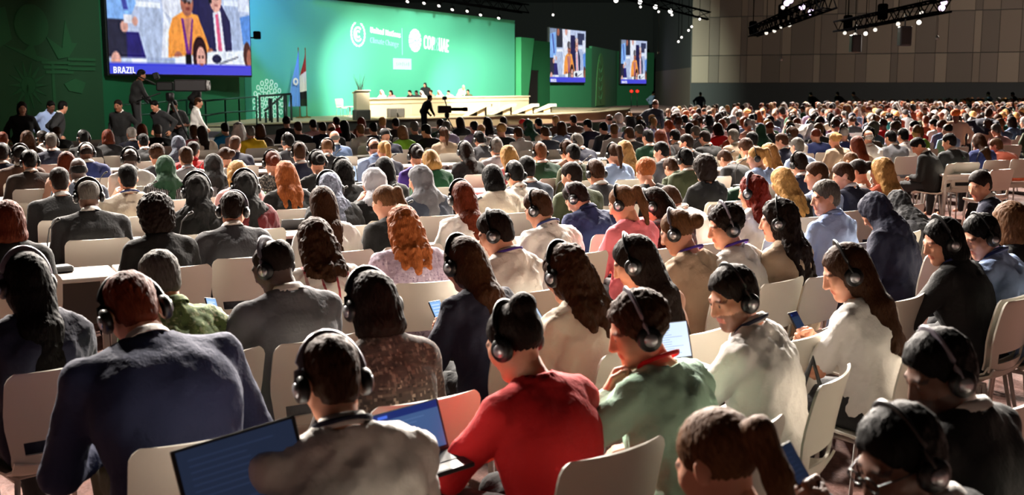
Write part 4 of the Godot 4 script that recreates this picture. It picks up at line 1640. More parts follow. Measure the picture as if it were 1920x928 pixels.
func label_people() -> void:
	var count := {}
	for p in people:
		var d := describe(p)
		count[d] = count.get(d, 0) + 1
	var by_cloth := {}
	for p in people:
		var t: String = "%s %s" % [p.cloth, describe(p).get_slice(" ", describe(p).get_slice_count(" ") - 1)]
		p.dress = t
		by_cloth[t] = by_cloth.get(t, 0) + 1
	var taken := {}
	var left := 0
	for p in people:
		var d := describe(p)
		var tries := [d]
		if count[d] > 1:
			tries = []
		var f := []
		if p.get("phones", false):
			f.append("headphones on")
		else:
			f.append("without headphones")
		if p.get("hp", 0.0) >= 0.4:
			f.append("head bowed")
		if p.get("hy", 0.0) > 0.35:
			f.append("looking left")
		if p.get("hy", 0.0) < -0.35:
			f.append("looking right")
		if p.get("lean", 0.0) > 0.3:
			f.append("leaning forward")
		tries.append(d + ", " + f[0])
		var near := []
		for q in people:
			if q != p and (by_cloth[q.dress] == 1):
				near.append([Vector2(q.pos.x - p.pos.x, q.pos.z - p.pos.z).length(), q])
		near.sort_custom(func(a, b): return a[0] < b[0])
		for k in mini(5, near.size()):
			var q: Dictionary = near[k][1]
			var rel: Vector3 = Basis(Vector3.UP, -p.yaw) * (q.pos - p.pos)
			var w := ""
			if absf(rel.z) > absf(rel.x):
				w = "behind" if rel.z < 0 else "in front of"
			else:
				w = "left of" if rel.x > 0 else "right of"
			tries.append("%s, %s the %s" % [d, w, q.dress])
		for k in range(1, f.size()):
			tries.append(d + ", " + f[0] + ", " + f[k])
		p.label = ""
		for t in tries:
			if not taken.has(t) and words(t) <= 16:
				p.label = t
				break
		if p.label == "":
			left += 1
			p.label = tries[0]
		taken[p.label] = true
	print("labels not unique: ", left)

func fit(starts: Array, p: Dictionary) -> String:      # a label that points to the person by that person's own label
	var rest: String = p.label.replace("person with ", "").replace(", without headphones", ", no headphones")
	for q in starts:
		if words(q + rest) <= 16:
			return q + rest
	return starts[-1] + rest

func chair_label(p: Dictionary) -> String:
	return fit(["white plastic chair under the person with ", "white chair under ", "chair under "], p)

func spread() -> void:                       # no two people on one seat: the farther of a pair moves back
	people.sort_custom(func(a, b): return a.pos.length() < b.pos.length())
	for i in people.size():
		var p: Dictionary = people[i]
		var dir := Vector3(p.pos.x, 0, p.pos.z).normalized()
		for t in 10:
			var bad := false
			for k in i:
				if people[k].pos.distance_to(p.pos) < (0.36 if p.lod == "A" else 0.5):
					bad = true
					break
			if not bad:
				break
			p.pos += dir * 0.07

# ---------------------------------------------------------------- the place
const BD_A := Vector3(-12.2, 0, -53.0)        # the backdrop's two ends on the floor
const BD_B := Vector3(0.18, 0, -77.0)

func wall_basis(a: Vector3, b: Vector3) -> Basis:      # x along the wall, y up, z towards the hall
	var x := (b - a).normalized()
	return Basis(x, Vector3.UP, x.cross(Vector3.UP))

func on_wall(px: float, py: float, a: Vector3, b: Vector3, out := 0.0) -> Vector3:
	var n := wall_basis(a, b).z
	var d := ray(px, py)
	return EYE + d * ((a + n * out - EYE).dot(n) / d.dot(n))

func wall(called: String, a: Vector3, b: Vector3, y0: float, y1: float, m: Material, thick := 0.25) -> MeshInstance3D:
	var bs := wall_basis(a, b)
	var l := (b - a).length()
	return struct(called, box_mesh(Vector3(l, y1 - y0, thick)), m, Transform3D(bs, (a + b) / 2.0 + Vector3(0, (y0 + y1) / 2.0, 0) - bs.z * thick / 2.0))

func _ready() -> void:
	bumps.frequency = 1.0
	bumps.noise_type = FastNoiseLite.TYPE_SIMPLEX_SMOOTH
	bumps.seed = 7
	rng.seed = 11
	# camera
	var cam := Camera3D.new()
	cam.name = "camera"
	cam.position = EYE
	cam.rotation.x = -tilt
	cam.fov = rad_to_deg(2.0 * atan(464.0 / FOC))
	cam.near = 0.1
	cam.far = 400.0
	var at_ := CameraAttributesPhysical.new()
	at_.frustum_focal_length = 24.0 / (2.0 * tan(deg_to_rad(cam.fov) / 2.0))
	at_.exposure_aperture = 5.6
	at_.frustum_focus_distance = 8.5
	cam.attributes = at_
	add_child(cam)
	# the hall has no daylight: only its own lamps
	var we := WorldEnvironment.new()
	we.name = "environment"
	var e := Environment.new()
	e.background_mode = Environment.BG_COLOR
	e.background_color = Color(0.0, 0.0, 0.0)
	e.tonemap_mode = Environment.TONE_MAPPER_LINEAR
	e.tonemap_exposure = 1.0
	e.sdfgi_enabled = true
	e.ssao_enabled = true
	e.ssil_enabled = true
	we.environment = e
	add_child(we)
	lamps()
	room()
	stage()
	screens()
	ready_people()
	seats_and_tables()
	upright_people()
	belongings()

# ---------------------------------------------------------------- lamps
func lamps() -> void:
	var warm := Color(1.0, 0.955, 0.905)
	# audience lamps over the rows, aimed back at the audience
	spot(Vector3(-7.5, 9.0, -14), Vector3(-1.8, 1, -5.5), 330, 34, warm, "audience spotlight over the left table rows, aimed at the nearest chairs", 0.32, 3.0, "")
	spot(Vector3(-0.5, 9.0, -15), Vector3(0.8, 1, -5.5), 330, 34, warm, "audience spotlight over the middle table rows, aimed at the nearest chairs", 0.32, 3.0, "")
	spot(Vector3(-12, 9.0, -20), Vector3(-5, 1, -13), 850, 34, warm, "audience spotlight hung by the dark green wall", 0.32, 3.0, "")
	spot(Vector3(-4, 9.0, -22.5), Vector3(-1.5, 1, -13), 900, 34, warm, "audience spotlight between the stage and the left rows", 0.32, 3.0, "")
	spot(Vector3(4.5, 9.0, -22), Vector3(4, 1, -13), 900, 34, warm, "audience spotlight over the middle aisle", 0.32, 3.0, "")
	spot(Vector3(1, 9.6, -46), Vector3(8, 1, -24), 2600, 36, warm, "audience spotlight over the far block, nearer the stage", 0.32, 3.0, "")
	spot(Vector3(3, 9.6, -38), Vector3(12, 1, -28), 2000, 36, warm, "audience spotlight over the far block, nearer the panelled wall", 0.32, 3.0, "")
	spot(Vector3(14, 9.5, -60), Vector3(16, 1, -42), 2300, 38, warm, "audience spotlight behind the far block", 0.32, 3.0, "")
	spot(Vector3(28, 9.5, -58), Vector3(22, 1, -42), 2300, 38, warm, "audience spotlight at the panelled wall side of the far block", 0.32, 3.0, "")
	# stage wash: the lamps seen along the top of the backdrop
	var bn := wall_basis(BD_A, BD_B)
	truss(at(560, 0, 53.0) + Vector3(0, 1.2, 0), at(985, 30, 74.0) + Vector3(0, 0.45, 0), 0.5, "black truss hung along the top of the stage backdrop")
	var k := 0
	var ords := ["first", "second", "third", "fourth", "fifth", "sixth", "seventh", "eighth", "ninth"]
	for q in [[668, -26, 57.5], [722, -12, 60.0], [764, 3, 62.0], [795, 6, 63.5], [823, 11, 65.0], [848, 18, 66.5], [876, 21, 68.5], [901, 28, 70.0], [935, 34, 72.0]]:
		var p := at(q[0], q[1], q[2])
		var w := on_wall(q[0] - 60.0, 110, BD_A, BD_B)
		spot(p, p + Vector3(-1.4, -3.0, 3.4), 0.0, 40, Color(1, 0.97, 0.92), "stage lamp on the backdrop truss, %s from its near end" % ords[k], 0.1, 4.0)
		k += 1
	for q in [[-6.5, -45.0, 0.12], [-2.0, -51.5, 0.46], [3.5, -60.0, 0.8]]:
		var p := Vector3(q[0], 8.6, q[1])
		spot(p, BD_A.lerp(BD_B, q[2]) + Vector3(0, 2.6, 0), [90, 52, 118][k - 9], 50, Color(0.96, 1.0, 0.96), "wash light before the stage, aimed at the %s of the backdrop" % ["near third", "middle", "far third"][k - 9], 0.2, 2.0)
		k += 1
	spot(Vector3(-7, 8.0, -47), Vector3(-4.5, 0.9, -62), 900, 24, warm, "stage key light aimed at the panel table", 0.18, 2.0)
	spot(Vector3(0, 8.0, -54), Vector3(0.5, 0.9, -67), 900, 24, warm, "stage key light aimed at the slanted steps", 0.18, 2.0)
	spot(Vector3(-10.4, 8.0, -47.0), BD_A + Vector3(1.0, 5.0, -2.2), 110, 20, Color(0.08, 0.25, 1.0), "blue spotlight beside the large screen's right edge", 0.15, 3.0)
	spot(Vector3(-8.0, 9.5, -35.0), Vector3(-13.8, 1.2, -46.5), 105, 30, Color(0.9, 1.0, 0.95), "wash light aimed at the green wall below the large screen", 0.25, 2.0)
	spot(Vector3(-6.0, 9.5, -10.0), Vector3(-21.5, 3.0, -32.0), 290, 22, Color(0.95, 1.0, 0.9), "wash light aimed at the dark green wall left of the large screen", 0.25, 2.0)
	for q in [[16.0, 24.0, "corner"], [27.0, 33.0, "middle"], [40.0, 44.0, "right-hand part"]]:
		spot(Vector3(q[0], 9.8, -62.0), Vector3(q[1], 3.6, -92.0 + (q[1] - 24.0) * 0.45), 190 if q[0] > 20.0 else 110, 40, warm, "wash light over the far block aimed at the %s of the panelled wall" % q[2], 0.3, 2.0)
	spot(Vector3(8.0, 9.5, -78.0), Vector3(6.0, 2.0, -100.0), 1500, 36, Color(0.9, 1.0, 0.92), "wash light aimed at the green wall between the far screens", 0.25, 2.0)
	spot(Vector3(-3.0, 8.5, -38.0), Vector3(-8.6, 1.2, -28.5), 420, 9, warm, "stage-side spotlight aimed at the ramp", 0.18, 2.0)
	spot(Vector3(-3.0, 9.5, -14.0), Vector3(-9.6, 1.3, -26.5), 300, 13, warm, "side spotlight over the left rows aimed at the standing group", 0.18, 2.0)
	# the cluster of lamps seen above the far screens
	k = 0
	truss(at(1120, -22, 62.0), at(1330, 30, 62.0), 0.4, "black truss above the far screens carrying bright lamps")
	for q in [[1155, 1], [1200, 4], [1229, 13], [1257, 21], [1201, 13], [1235, 22], [1260, 28], [1312, 36], [1297, 50], [1291, 57], [1278, 70], [1272, 78], [1037, 28]]:
		var p := at(q[0], q[1], 62.0)
		spot(p, Vector3(q[0] * 0.012 - 8.0, 1, -24), 0.0, 30, Color(1, 0.97, 0.94), "lamp above the far screens, %s of the cluster counted from the stage side" % ORD[k], 0.13 if k < 4 else 0.07, 6.0 if k < 4 else 3.0, "cluster lamps")
		k += 1

# ---------------------------------------------------------------- the room
func room() -> void:
	var carpet := mat("carpet", Color(0.5, 0.35, 0.31), 0.95)
	carpet.albedo_texture = noise_tex("carpet streaks", 0.02, false, 1.0, 512, 4, [Color(0.62, 0.58, 0.58), Color(1, 1, 1)])
	carpet.normal_enabled = true
	carpet.normal_texture = noise_tex("carpet pile", 0.3, true, 2.0, 256, 2)
	carpet.normal_scale = 0.25
	tri(carpet, Vector3(0.9, 0.9, 0.3))
	struct("floor", box_mesh(Vector3(130, 0.2, 160)), carpet, Transform3D(Basis.IDENTITY, Vector3(12, -0.1, -62)))
	var dark := mat("hall black", Color(0.04, 0.038, 0.038), 0.95)
	struct("ceiling", box_mesh(Vector3(130, 0.3, 160)), dark, Transform3D(Basis.IDENTITY, Vector3(12, 11.65, -62)))
	var green := mat("dark green wall", Color(0.12, 0.26, 0.15), 0.8)
	var w0 := Vector3(-41.5, 0, 8.5)
	var w1 := Vector3(-15.55, 0, -43.0)
	var w2 := Vector3(-12.1, 0, -51.2)
	wall("wall_left", w0, w1, 0, 11.5, green)
	wall("wall_screen", w1, w2, 0, 11.5, mat("green wall", Color(0.05, 0.36, 0.22), 0.75))
	var brown := mat("panel brown", Color(0.4, 0.34, 0.29), 0.75)
	wall("wall_behind", Vector3(60, 0, 8.5), w0, 0, 11.5, dark)
	wall("wall_side", Vector3(60, 0, -78.5), Vector3(60, 0, 8.5), 0, 11.5, brown)
	wall("wall_back", Vector3(-22, 0, -131), Vector3(40, 0, -131), 0, 11.5, dark)
	var f0 := Vector3(15.75, 0, -100.0)
	var f1 := Vector3(60, 0, -78.5)
	wall("wall_far", f0, f1, 0, 11.5, mat("wall base", Color(0.2, 0.19, 0.18), 0.85))
	wall("wall_corner", Vector3(16.2, 0, -131), f0, 3.65, 11.5, dark)
	wall("wall_corner_low", Vector3(16.2, 0, -131), f0, 0, 3.65, mat("end brown", Color(0.3, 0.25, 0.21), 0.8))
	# the far wall: a dark dado, and two courses of upright panels above it
	var bs := wall_basis(f0, f1)
	struct("trim_1", box_mesh(Vector3(49.0, 2.3, 0.1)), mat("dado grey", Color(0.13, 0.13, 0.13), 0.8), Transform3D(bs, (f0 + f1) / 2 + bs.z * 0.05 + Vector3(0, 1.15, 0)))
	var tones := [Color(0.4, 0.335, 0.285), Color(0.34, 0.285, 0.245), Color(0.45, 0.385, 0.33), Color(0.37, 0.31, 0.27)]
	var wf := get_node("wall_far")
	var inv: Transform3D = (wf as Node3D).transform.affine_inverse()
	var x := 0.1
	var n := 0
	var r := RandomNumberGenerator.new()
	r.seed = 3
	while x < 48.0:
		var w: float = [1.55, 0.9, 1.9, 0.55, 1.3][n % 5]
		for c in [[2.32, 4.62], [4.68, 7.9], [7.96, 11.4]]:
			var pm := mat("panel tone %d" % ((n * 7 + int(c[0])) % 4), tones[(n * 7 + int(c[0])) % 4], 0.7)
			var deep: float = 0.1 + 0.05 * ((n * 3) % 3)
			var xf := Transform3D(bs, f0 + bs.x * (x + w / 2) + bs.z * deep / 2 + Vector3(0, (c[0] + c[1]) / 2, 0))
			put("panel", box_mesh(Vector3(w - 0.03, c[1] - c[0], deep), 0.012), pm, wf, inv * xf)
		x += w
		n += 1
	# the dark hall end beyond the far screens
	wall("wall_end", Vector3(8.5, 0, -129.5), Vector3(21, 0, -129.5), 0, 3.65, mat("end brown", Color(0.3, 0.25, 0.21), 0.8), 0.4)
	# faint shapes set into the dark green wall
	var rel := mat("relief green", Color(0.13, 0.33, 0.19), 0.8)
	var wb := wall_basis(w0, w1)
	var shapes := thing("wall_relief", "faint lighter green shapes of sun, dove, leaves and flags set on the dark green wall", "wall relief")
	var disc := func(px: float, py: float, m: Mesh) -> void:
		put("relief_shape", m, rel, shapes, Transform3D(wb, on_wall(px, py, w0, w1, 0.0)))
	disc.call(58, 47, arc_plate(0, 0.72, 0, 360, 0.04, 1.0, 40))
	disc.call(2, 62, plate(PackedVector2Array([Vector2(-0.5, -0.7), Vector2(0.4, -0.2), Vector2(0.2, 0.9), Vector2(-0.4, 0.7)]), 0.04))
	disc.call(115, 85, plate(PackedVector2Array([Vector2(-0.7, 0.3), Vector2(0, -0.1), Vector2(0.2, 0.9), Vector2(0.45, 0.1), Vector2(0.7, 0.1), Vector2(0.3, -0.4), Vector2(-0.2, -0.5)]), 0.04))
	disc.call(45, 98, plate(PackedVector2Array([Vector2(-0.9, 0.25), Vector2(-0.4, 0.05), Vector2(0.5, -0.3), Vector2(1.1, -0.25), Vector2(0.5, -0.1), Vector2(0.35, 0.35), Vector2(0.0, 0.05)]), 0.04))
	for k in 3:
		disc.call(100 + k * 4, 118 + k * 9, plate(PackedVector2Array([Vector2(-0.55, -0.04), Vector2(0.7, -0.04), Vector2(0.7, 0.06), Vector2(-0.55, 0.06)]), 0.04))
		disc.call(150, 112 + k * 9, plate(PackedVector2Array([Vector2(-0.6, -0.04), Vector2(0.7, -0.04), Vector2(0.7, 0.06), Vector2(-0.6, 0.06)]), 0.04))
	for k in 14:
		var a := TAU * k / 14
		var v := Vector2(cos(a), sin(a))
		var s := Vector2(-v.y, v.x)
		disc.call(52, 160, plate(PackedVector2Array([v * 0.32 - s * 0.06, v * 0.85, v * 0.32 + s * 0.06]), 0.04))
	disc.call(52, 160, arc_plate(0, 0.3, 0, 360, 0.04))
	disc.call(52, 196, plate(PackedVector2Array([Vector2(-0.05, -0.7), Vector2(0.05, -0.7), Vector2(0.05, 0.7), Vector2(-0.05, 0.7)]), 0.04))
	disc.call(100, 165, plate(PackedVector2Array([Vector2(-0.06, -0.9), Vector2(0.06, -0.9), Vector2(0.06, 0.9), Vector2(-0.06, 0.9)]), 0.04))
	disc.call(140, 165, plate(PackedVector2Array([Vector2(-0.3, -0.1), Vector2(0.3, -0.2), Vector2(0.5, 0.2), Vector2(0.0, 0.35), Vector2(-0.5, 0.15)]), 0.04))
	# the trusses hung over the far block
	truss(at(1412, 60, 55.0), at(1556, 2, 36.0), 0.42, "black truss over the far block, nearer the stage")
	truss(at(1572, 50, 50.0), at(1772, 10, 38.0), 0.42, "black truss over the far block, nearer the panelled wall's middle")
	var k := 0
	for q in [[1475, 6, 43, 1], [1482, 1, 43, 1], [1504, 13, 41, 1], [1521, 23, 40, 1], [1468, 14, 44, 0], [1437, 62, 51, 0], [1452, 58, 49, 0], [1465, 50, 47, 0], [1480, 47, 46, 0], [1623, 63, 46, 0], [1641, 56, 45, 0], [1603, 65, 47, 0], [1723, 42, 40, 0], [1728, 25, 40, 0], [1766, 15, 39, 1], [1770, 4, 39, 1], [1684, 45, 42, 0], [1584, 62, 49, 0]]:
		var p := at(q[0], q[1], q[2])
		spot(p, Vector3(p.x - 4.0, 1.0, p.z + 14.0), 0.0, 30, Color(0.95, 0.82, 1.0) if q[3] else Color(1, 0.96, 0.9), "lamp hung on the far block's trusses, %s counted from the stage" % ORD[k], 0.12 if q[3] else 0.09, [1.2, 5.0][q[3]] if k not in [9, 12] else 4.0, "truss lamps")
		k += 1
	for q in [[1412, 52, 55], [1590, 42, 49], [1655, 22, 45], [1468, 22, 47]]:
		var o := thing("motor_hoist", "black chain hoist on the far trusses, %s from the stage" % ORD[[1412, 1468, 1590, 1655].find(q[0])], "hoist", at(q[0], q[1], q[2]))
		put("motor", box_mesh(Vector3(0.34, 0.62, 0.34), 0.05), mat("truss black", Color(0.016, 0.016, 0.018), 0.95), o)
		put("chain", tube([Vector3(0, 0.3, 0), Vector3(0, 9.3 - o.position.y + 2.2, 0)], [0.025], 5), mat("truss black", Color(0.016, 0.016, 0.018), 0.95), o)
	for q in [[1604, 82, 47, "dark"], [1696, 68, 42, "pale"]]:
		var o := thing("loudspeaker_array", "%s loudspeaker box hung below the far truss" % q[3], "loudspeaker", at(q[0], q[1], q[2]))
		var cm := mat("speaker dark", Color(0.025, 0.025, 0.03), 0.6) if q[3] == "dark" else mat("speaker pale", Color(0.2, 0.21, 0.24), 0.6)
		put("cabinet", box_mesh(Vector3(0.42, 0.72, 0.4), 0.03), cm, o)
		put("grille", box_mesh(Vector3(0.34, 0.6, 0.02), 0.004), mat("grille", Color(0.06, 0.06, 0.07), 0.5), o, Transform3D(Basis.IDENTITY, Vector3(0, 0, 0.21)))
		put("bracket", tube([Vector3(0, 0.36, 0), Vector3(0, 0.8, 0)], [0.03], 6), cm, o)
	k = 0
	for q in [[1236, 8, 98, 58.0], [1468, 20, 110, 47.0], [1760, 20, 70, 40.0]]:
		var a := at(q[0], q[1], q[3])
		var b := at(q[0], q[2], q[3])
		b.x = a.x
		var o := thing("hanging_microphone", "small microphone hanging on a thin cable, %s from the stage" % ["first", "second", "third"][k], "microphone", b)
		put("cable", tube([Vector3(0, 0.05, 0), Vector3(0, 11.5 - b.y, 0)], [0.012], 5), mat("cable grey", Color(0.12, 0.12, 0.12), 0.6), o)
		put("capsule", lathe([[0.0, -0.1], [0.05, -0.08], [0.06, 0.0], [0.03, 0.06], [0.0, 0.07]], 10), mat("mic grey", Color(0.5, 0.5, 0.5), 0.4, 0.5), o)
		k += 1

# ---------------------------------------------------------------- screens with the live picture
func broadcast() -> Texture2D:                # the live picture, drawn as flat print: people at a table in a hall
	var w := 320
	var h := 180
	var im := Image.create(w, h, false, Image.FORMAT_RGB8)
	im.fill(Color(0.72, 0.77, 0.88))
	var R := func(x: float, y: float, ww: float, hh: float, c: Color) -> void:
		im.fill_rect(Rect2i(int(x * w), int(y * h), int(ww * w) + 1, int(hh * h) + 1), c)
	var E := func(cx: float, cy: float, rx: float, ry: float, c: Color) -> void:
		for yy in range(maxi(0, int((cy - ry) * h)), mini(h, int((cy + ry) * h) + 1)):
			for xx in range(maxi(0, int((cx - rx) * w)), mini(w, int((cx + rx) * w) + 1)):
				var a := (float(xx) / w - cx) / rx
				var b := (float(yy) / h - cy) / ry
				if a * a + b * b < 1.0:
					im.set_pixel(xx, yy, c)
	var P := func(pts: Array, c: Color) -> void:
		var poly := PackedVector2Array()
		var box := Rect2(pts[0][0], pts[0][1], 0, 0)
		for q in pts:
			poly.append(Vector2(q[0], q[1]))
			box = box.expand(Vector2(q[0], q[1]))
		for yy in range(maxi(0, int(box.position.y * h)), mini(h, int(box.end.y * h) + 1)):
			for xx in range(maxi(0, int(box.position.x * w)), mini(w, int(box.end.x * w) + 1)):
				if Geometry2D.is_point_in_polygon(Vector2(float(xx) / w, float(yy) / h), poly):
					im.set_pixel(xx, yy, c)
	var skin := Color(0.66, 0.4, 0.32)
	var fair := Color(0.86, 0.64, 0.58)
	# the back row: standing people and tables, from left to right
	R.call(0.0, 0.0, 0.2, 0.3, Color(0.5, 0.55, 0.65))
	R.call(0.18, 0.0, 0.16, 0.34, Color(0.16, 0.17, 0.22))
	R.call(0.17, 0.38, 0.17, 0.045, Color(0.9, 0.93, 0.98))
	R.call(0.2, 0.43, 0.15, 0.5, Color(0.68, 0.74, 0.85))
	R.call(0.8, 0.3, 0.13, 0.06, Color(0.86, 0.9, 0.97))
	R.call(0.8, 0.36, 0.12, 0.4, Color(0.66, 0.72, 0.84))
	R.call(0.76, 0.05, 0.2, 0.22, Color(0.2, 0.22, 0.34))
	P.call([[0.0, 0.1], [0.15, 0.06], [0.18, 0.4], [0.13, 0.56], [0.0, 0.58]], Color(0.5, 0.68, 0.92))
	P.call([[0.05, 0.1], [0.08, 0.1], [0.13, 0.46], [0.1, 0.46]], Color(0.25, 0.28, 0.6))
	P.call([[0.0, 0.54], [0.11, 0.54], [0.13, 0.86], [0.0, 0.86]], Color(0.15, 0.15, 0.22))
	P.call([[0.11, 0.64], [0.19, 0.64], [0.23, 0.86], [0.11, 0.86]], Color(0.15, 0.13, 0.4))
	E.call(0.1, 0.6, 0.025, 0.05, fair)
	E.call(0.17, 0.55, 0.018, 0.04, fair)
	R.call(0.1, 0.5, 0.05, 0.07, Color(0.92, 0.92, 0.95))
	E.call(0.22, 0.06, 0.035, 0.07, skin)
	P.call([[0.33, 0.0], [0.56, 0.0], [0.54, 0.9], [0.33, 0.9], [0.36, 0.5]], Color(0.88, 0.9, 0.95))
	P.call([[0.36, 0.44], [0.41, 0.5], [0.4, 0.56]], Color(0.7, 0.74, 0.82))
	E.call(0.44, 0.02, 0.035, 0.09, fair)
	P.call([[0.56, 0.1], [0.68, 0.1], [0.84, 0.5], [0.85, 0.78], [0.62, 0.8], [0.56, 0.5]], Color(0.13, 0.12, 0.28))
	P.call([[0.71, 0.42], [0.77, 0.4], [0.8, 0.8], [0.73, 0.8]], Color(0.9, 0.92, 0.97))
	P.call([[0.73, 0.44], [0.75, 0.43], [0.775, 0.79], [0.745, 0.79]], Color(0.85, 0.36, 0.5))
	E.call(0.735, 0.3, 0.045, 0.12, fair)
	E.call(0.735, 0.19, 0.04, 0.05, Color(0.85, 0.75, 0.72))
	R.call(0.685, 0.2, 0.02, 0.14, Color(0.05, 0.05, 0.07))
	P.call([[0.92, 0.45], [1.0, 0.42], [1.0, 0.72], [0.94, 0.7]], Color(0.35, 0.55, 0.85))
	R.call(0.91, 0.18, 0.09, 0.22, Color(0.85, 0.88, 0.95))
	# the speaker in an orange jacket
	P.call([[0.42, 0.5], [0.5, 0.43], [0.6, 0.46], [0.66, 0.68], [0.69, 0.82], [0.56, 0.86], [0.38, 0.86], [0.39, 0.62]], Color(0.95, 0.6, 0.26))
	P.call([[0.49, 0.5], [0.56, 0.48], [0.55, 0.8], [0.5, 0.8]], Color(0.8, 0.52, 0.4))
	P.call([[0.48, 0.5], [0.495, 0.5], [0.53, 0.82], [0.51, 0.82]], Color(0.4, 0.15, 0.5))
	P.call([[0.555, 0.5], [0.565, 0.5], [0.54, 0.82], [0.525, 0.82]], Color(0.4, 0.15, 0.5))
	E.call(0.525, 0.36, 0.045, 0.115, skin)
	E.call(0.515, 0.285, 0.046, 0.07, Color(0.32, 0.3, 0.32))
	E.call(0.545, 0.3, 0.022, 0.06, Color(0.55, 0.53, 0.55))
	E.call(0.45, 0.84, 0.03, 0.05, skin)
	E.call(0.685, 0.78, 0.02, 0.03, skin)
	# the table and the listener in front
	P.call([[0.14, 0.87], [0.45, 0.84], [0.7, 0.78], [1.0, 0.76], [1.0, 0.94], [0.14, 0.94]], Color(0.9, 0.93, 0.98))
	R.call(0.24, 0.86, 0.19, 0.06, Color(0.62, 0.68, 0.8))
	E.call(0.73, 0.85, 0.035, 0.04, Color(0.12, 0.12, 0.24))
	P.call([[0.75, 0.89], [0.9, 0.82], [0.9, 0.83], [0.75, 0.9]], Color(0.2, 0.2, 0.28))
	E.call(0.605, 0.82, 0.052, 0.17, Color(0.16, 0.07, 0.08))
	E.call(0.612, 0.85, 0.034, 0.11, fair)
	E.call(0.6, 0.835, 0.007, 0.012, Color(0.25, 0.15, 0.14))
	E.call(0.625, 0.835, 0.007, 0.012, Color(0.25, 0.15, 0.14))
	R.call(0.505, 0.82, 0.04, 0.1, Color(0.05, 0.05, 0.06))
	E.call(0.97, 0.8, 0.03, 0.12, Color(0.3, 0.16, 0.14))
	E.call(0.985, 0.84, 0.02, 0.09, skin)
	E.call(0.04, 0.88, 0.03, 0.07, fair)
	# the caption band
	for yy in range(int(0.91 * h), h):
		for xx in w:
			im.set_pixel(xx, yy, Color(0.26 + 0.06 * xx / w, 0.3, 0.86))
	E.call(0.512, 0.35, 0.008, 0.012, Color(0.2, 0.12, 0.1))
	E.call(0.54, 0.355, 0.008, 0.012, Color(0.2, 0.12, 0.1))
	E.call(0.53, 0.41, 0.016, 0.012, Color(0.45, 0.2, 0.18))
	E.call(0.722, 0.29, 0.007, 0.012, Color(0.3, 0.2, 0.18))
	E.call(0.75, 0.29, 0.007, 0.012, Color(0.3, 0.2, 0.18))
	E.call(0.738, 0.355, 0.014, 0.01, Color(0.6, 0.35, 0.33))
	E.call(0.615, 0.905, 0.014, 0.01, Color(0.6, 0.3, 0.3))
	var nz := FastNoiseLite.new()
	nz.seed = 21
	nz.frequency = 0.045
	for yy in int(0.905 * h):
		for xx in w:
			var c := im.get_pixel(xx, yy)
			var f := 1.0 + 0.2 * nz.get_noise_2d(xx * 1.6, yy * 0.7) + 0.1 * nz.get_noise_2d(xx * 4.0 + 300.0, yy * 3.0)
			im.set_pixel(xx, yy, Color(clampf(c.r * f + 0.02, 0, 1), clampf(c.g * f + 0.02, 0, 1), clampf(c.b * f + 0.03, 0, 1)))
	im.resize(120, 68, Image.INTERPOLATE_LANCZOS)
	im.resize(480, 270, Image.INTERPOLATE_CUBIC)
	return ImageTexture.create_from_image(im)

func screens() -> void:
	var m := mat("live picture", Color(0.01, 0.01, 0.01), 0.4)
	m.emission_enabled = true
	m.emission = Color.BLACK
	m.emission_texture = broadcast()
	m.emission_energy_multiplier = 1.0
	var where := [
		["large hall screen beside the stage showing a speaker in orange above a blue caption band", Vector3(-15.25, 0, -43.0), Vector3(-11.5, 0, -50.0), 2.48, 7.0],
		["nearer of the two hall screens on the green wall beyond the stage", Vector3(3.15, 0, -94.5), Vector3(6.5, 0, -100.5), 2.36, 6.8],
		["farther, smaller-looking hall screen at the end of the green wall", Vector3(11.25, 0, -117.0), Vector3(14.35, 0, -121.0), 2.3, 6.75],
	]
	for q in where:
		var b := wall_basis(q[1], q[2])
		var w: float = (q[2] - q[1]).length()
		var h: float = q[4] - q[3]
		var o := thing("screen", q[0], "screen")
		o.transform = Transform3D(b, (q[1] + q[2]) / 2 + Vector3(0, (q[3] + q[4]) / 2, 0))
		put("housing", box_mesh(Vector3(w + 0.16, h + 0.16, 0.22), 0.02), mat("screen black", Color(0.02, 0.02, 0.022), 0.6), o, Transform3D(Basis.IDENTITY, Vector3(0, 0, -0.13)))
		put("display", screen_quad(w, h), m, o)
		var t := letters("BRAZIL", 0.24, 0.004)
		put("caption_lettering", t, glow("caption white", Color(1, 1, 1), 1.1), o, Transform3D(Basis.from_scale(Vector3(1, 1, 1)), Vector3(-w / 2 + 0.14, -h / 2 + 0.14, 0.006)))
		var l := AreaLight3D.new()
		l.name = "screen_light"
		l.area_size = Vector2(w, h)
		l.light_energy = 0.35
		l.light_color = Color(0.78, 0.82, 1.0)
		l.shadow_enabled = true
		l.position = Vector3(0, 0, 0.05)
		l.rotation.y = PI
		o.add_child(l)

# ---------------------------------------------------------------- the stage
func prism(poly: Array, y0: float, y1: float) -> ArrayMesh:      # plan points [x, z]
	var pp := PackedVector2Array()
	for q in poly:
		pp.append(Vector2(q[0], -q[1]))
	var m := plate(pp, y1 - y0)
	var st := SurfaceTool.new()
	st.append_from(m, 0, Transform3D(Basis(Vector3.RIGHT, -PI / 2), Vector3(0, y0, 0)))
	return st.commit()

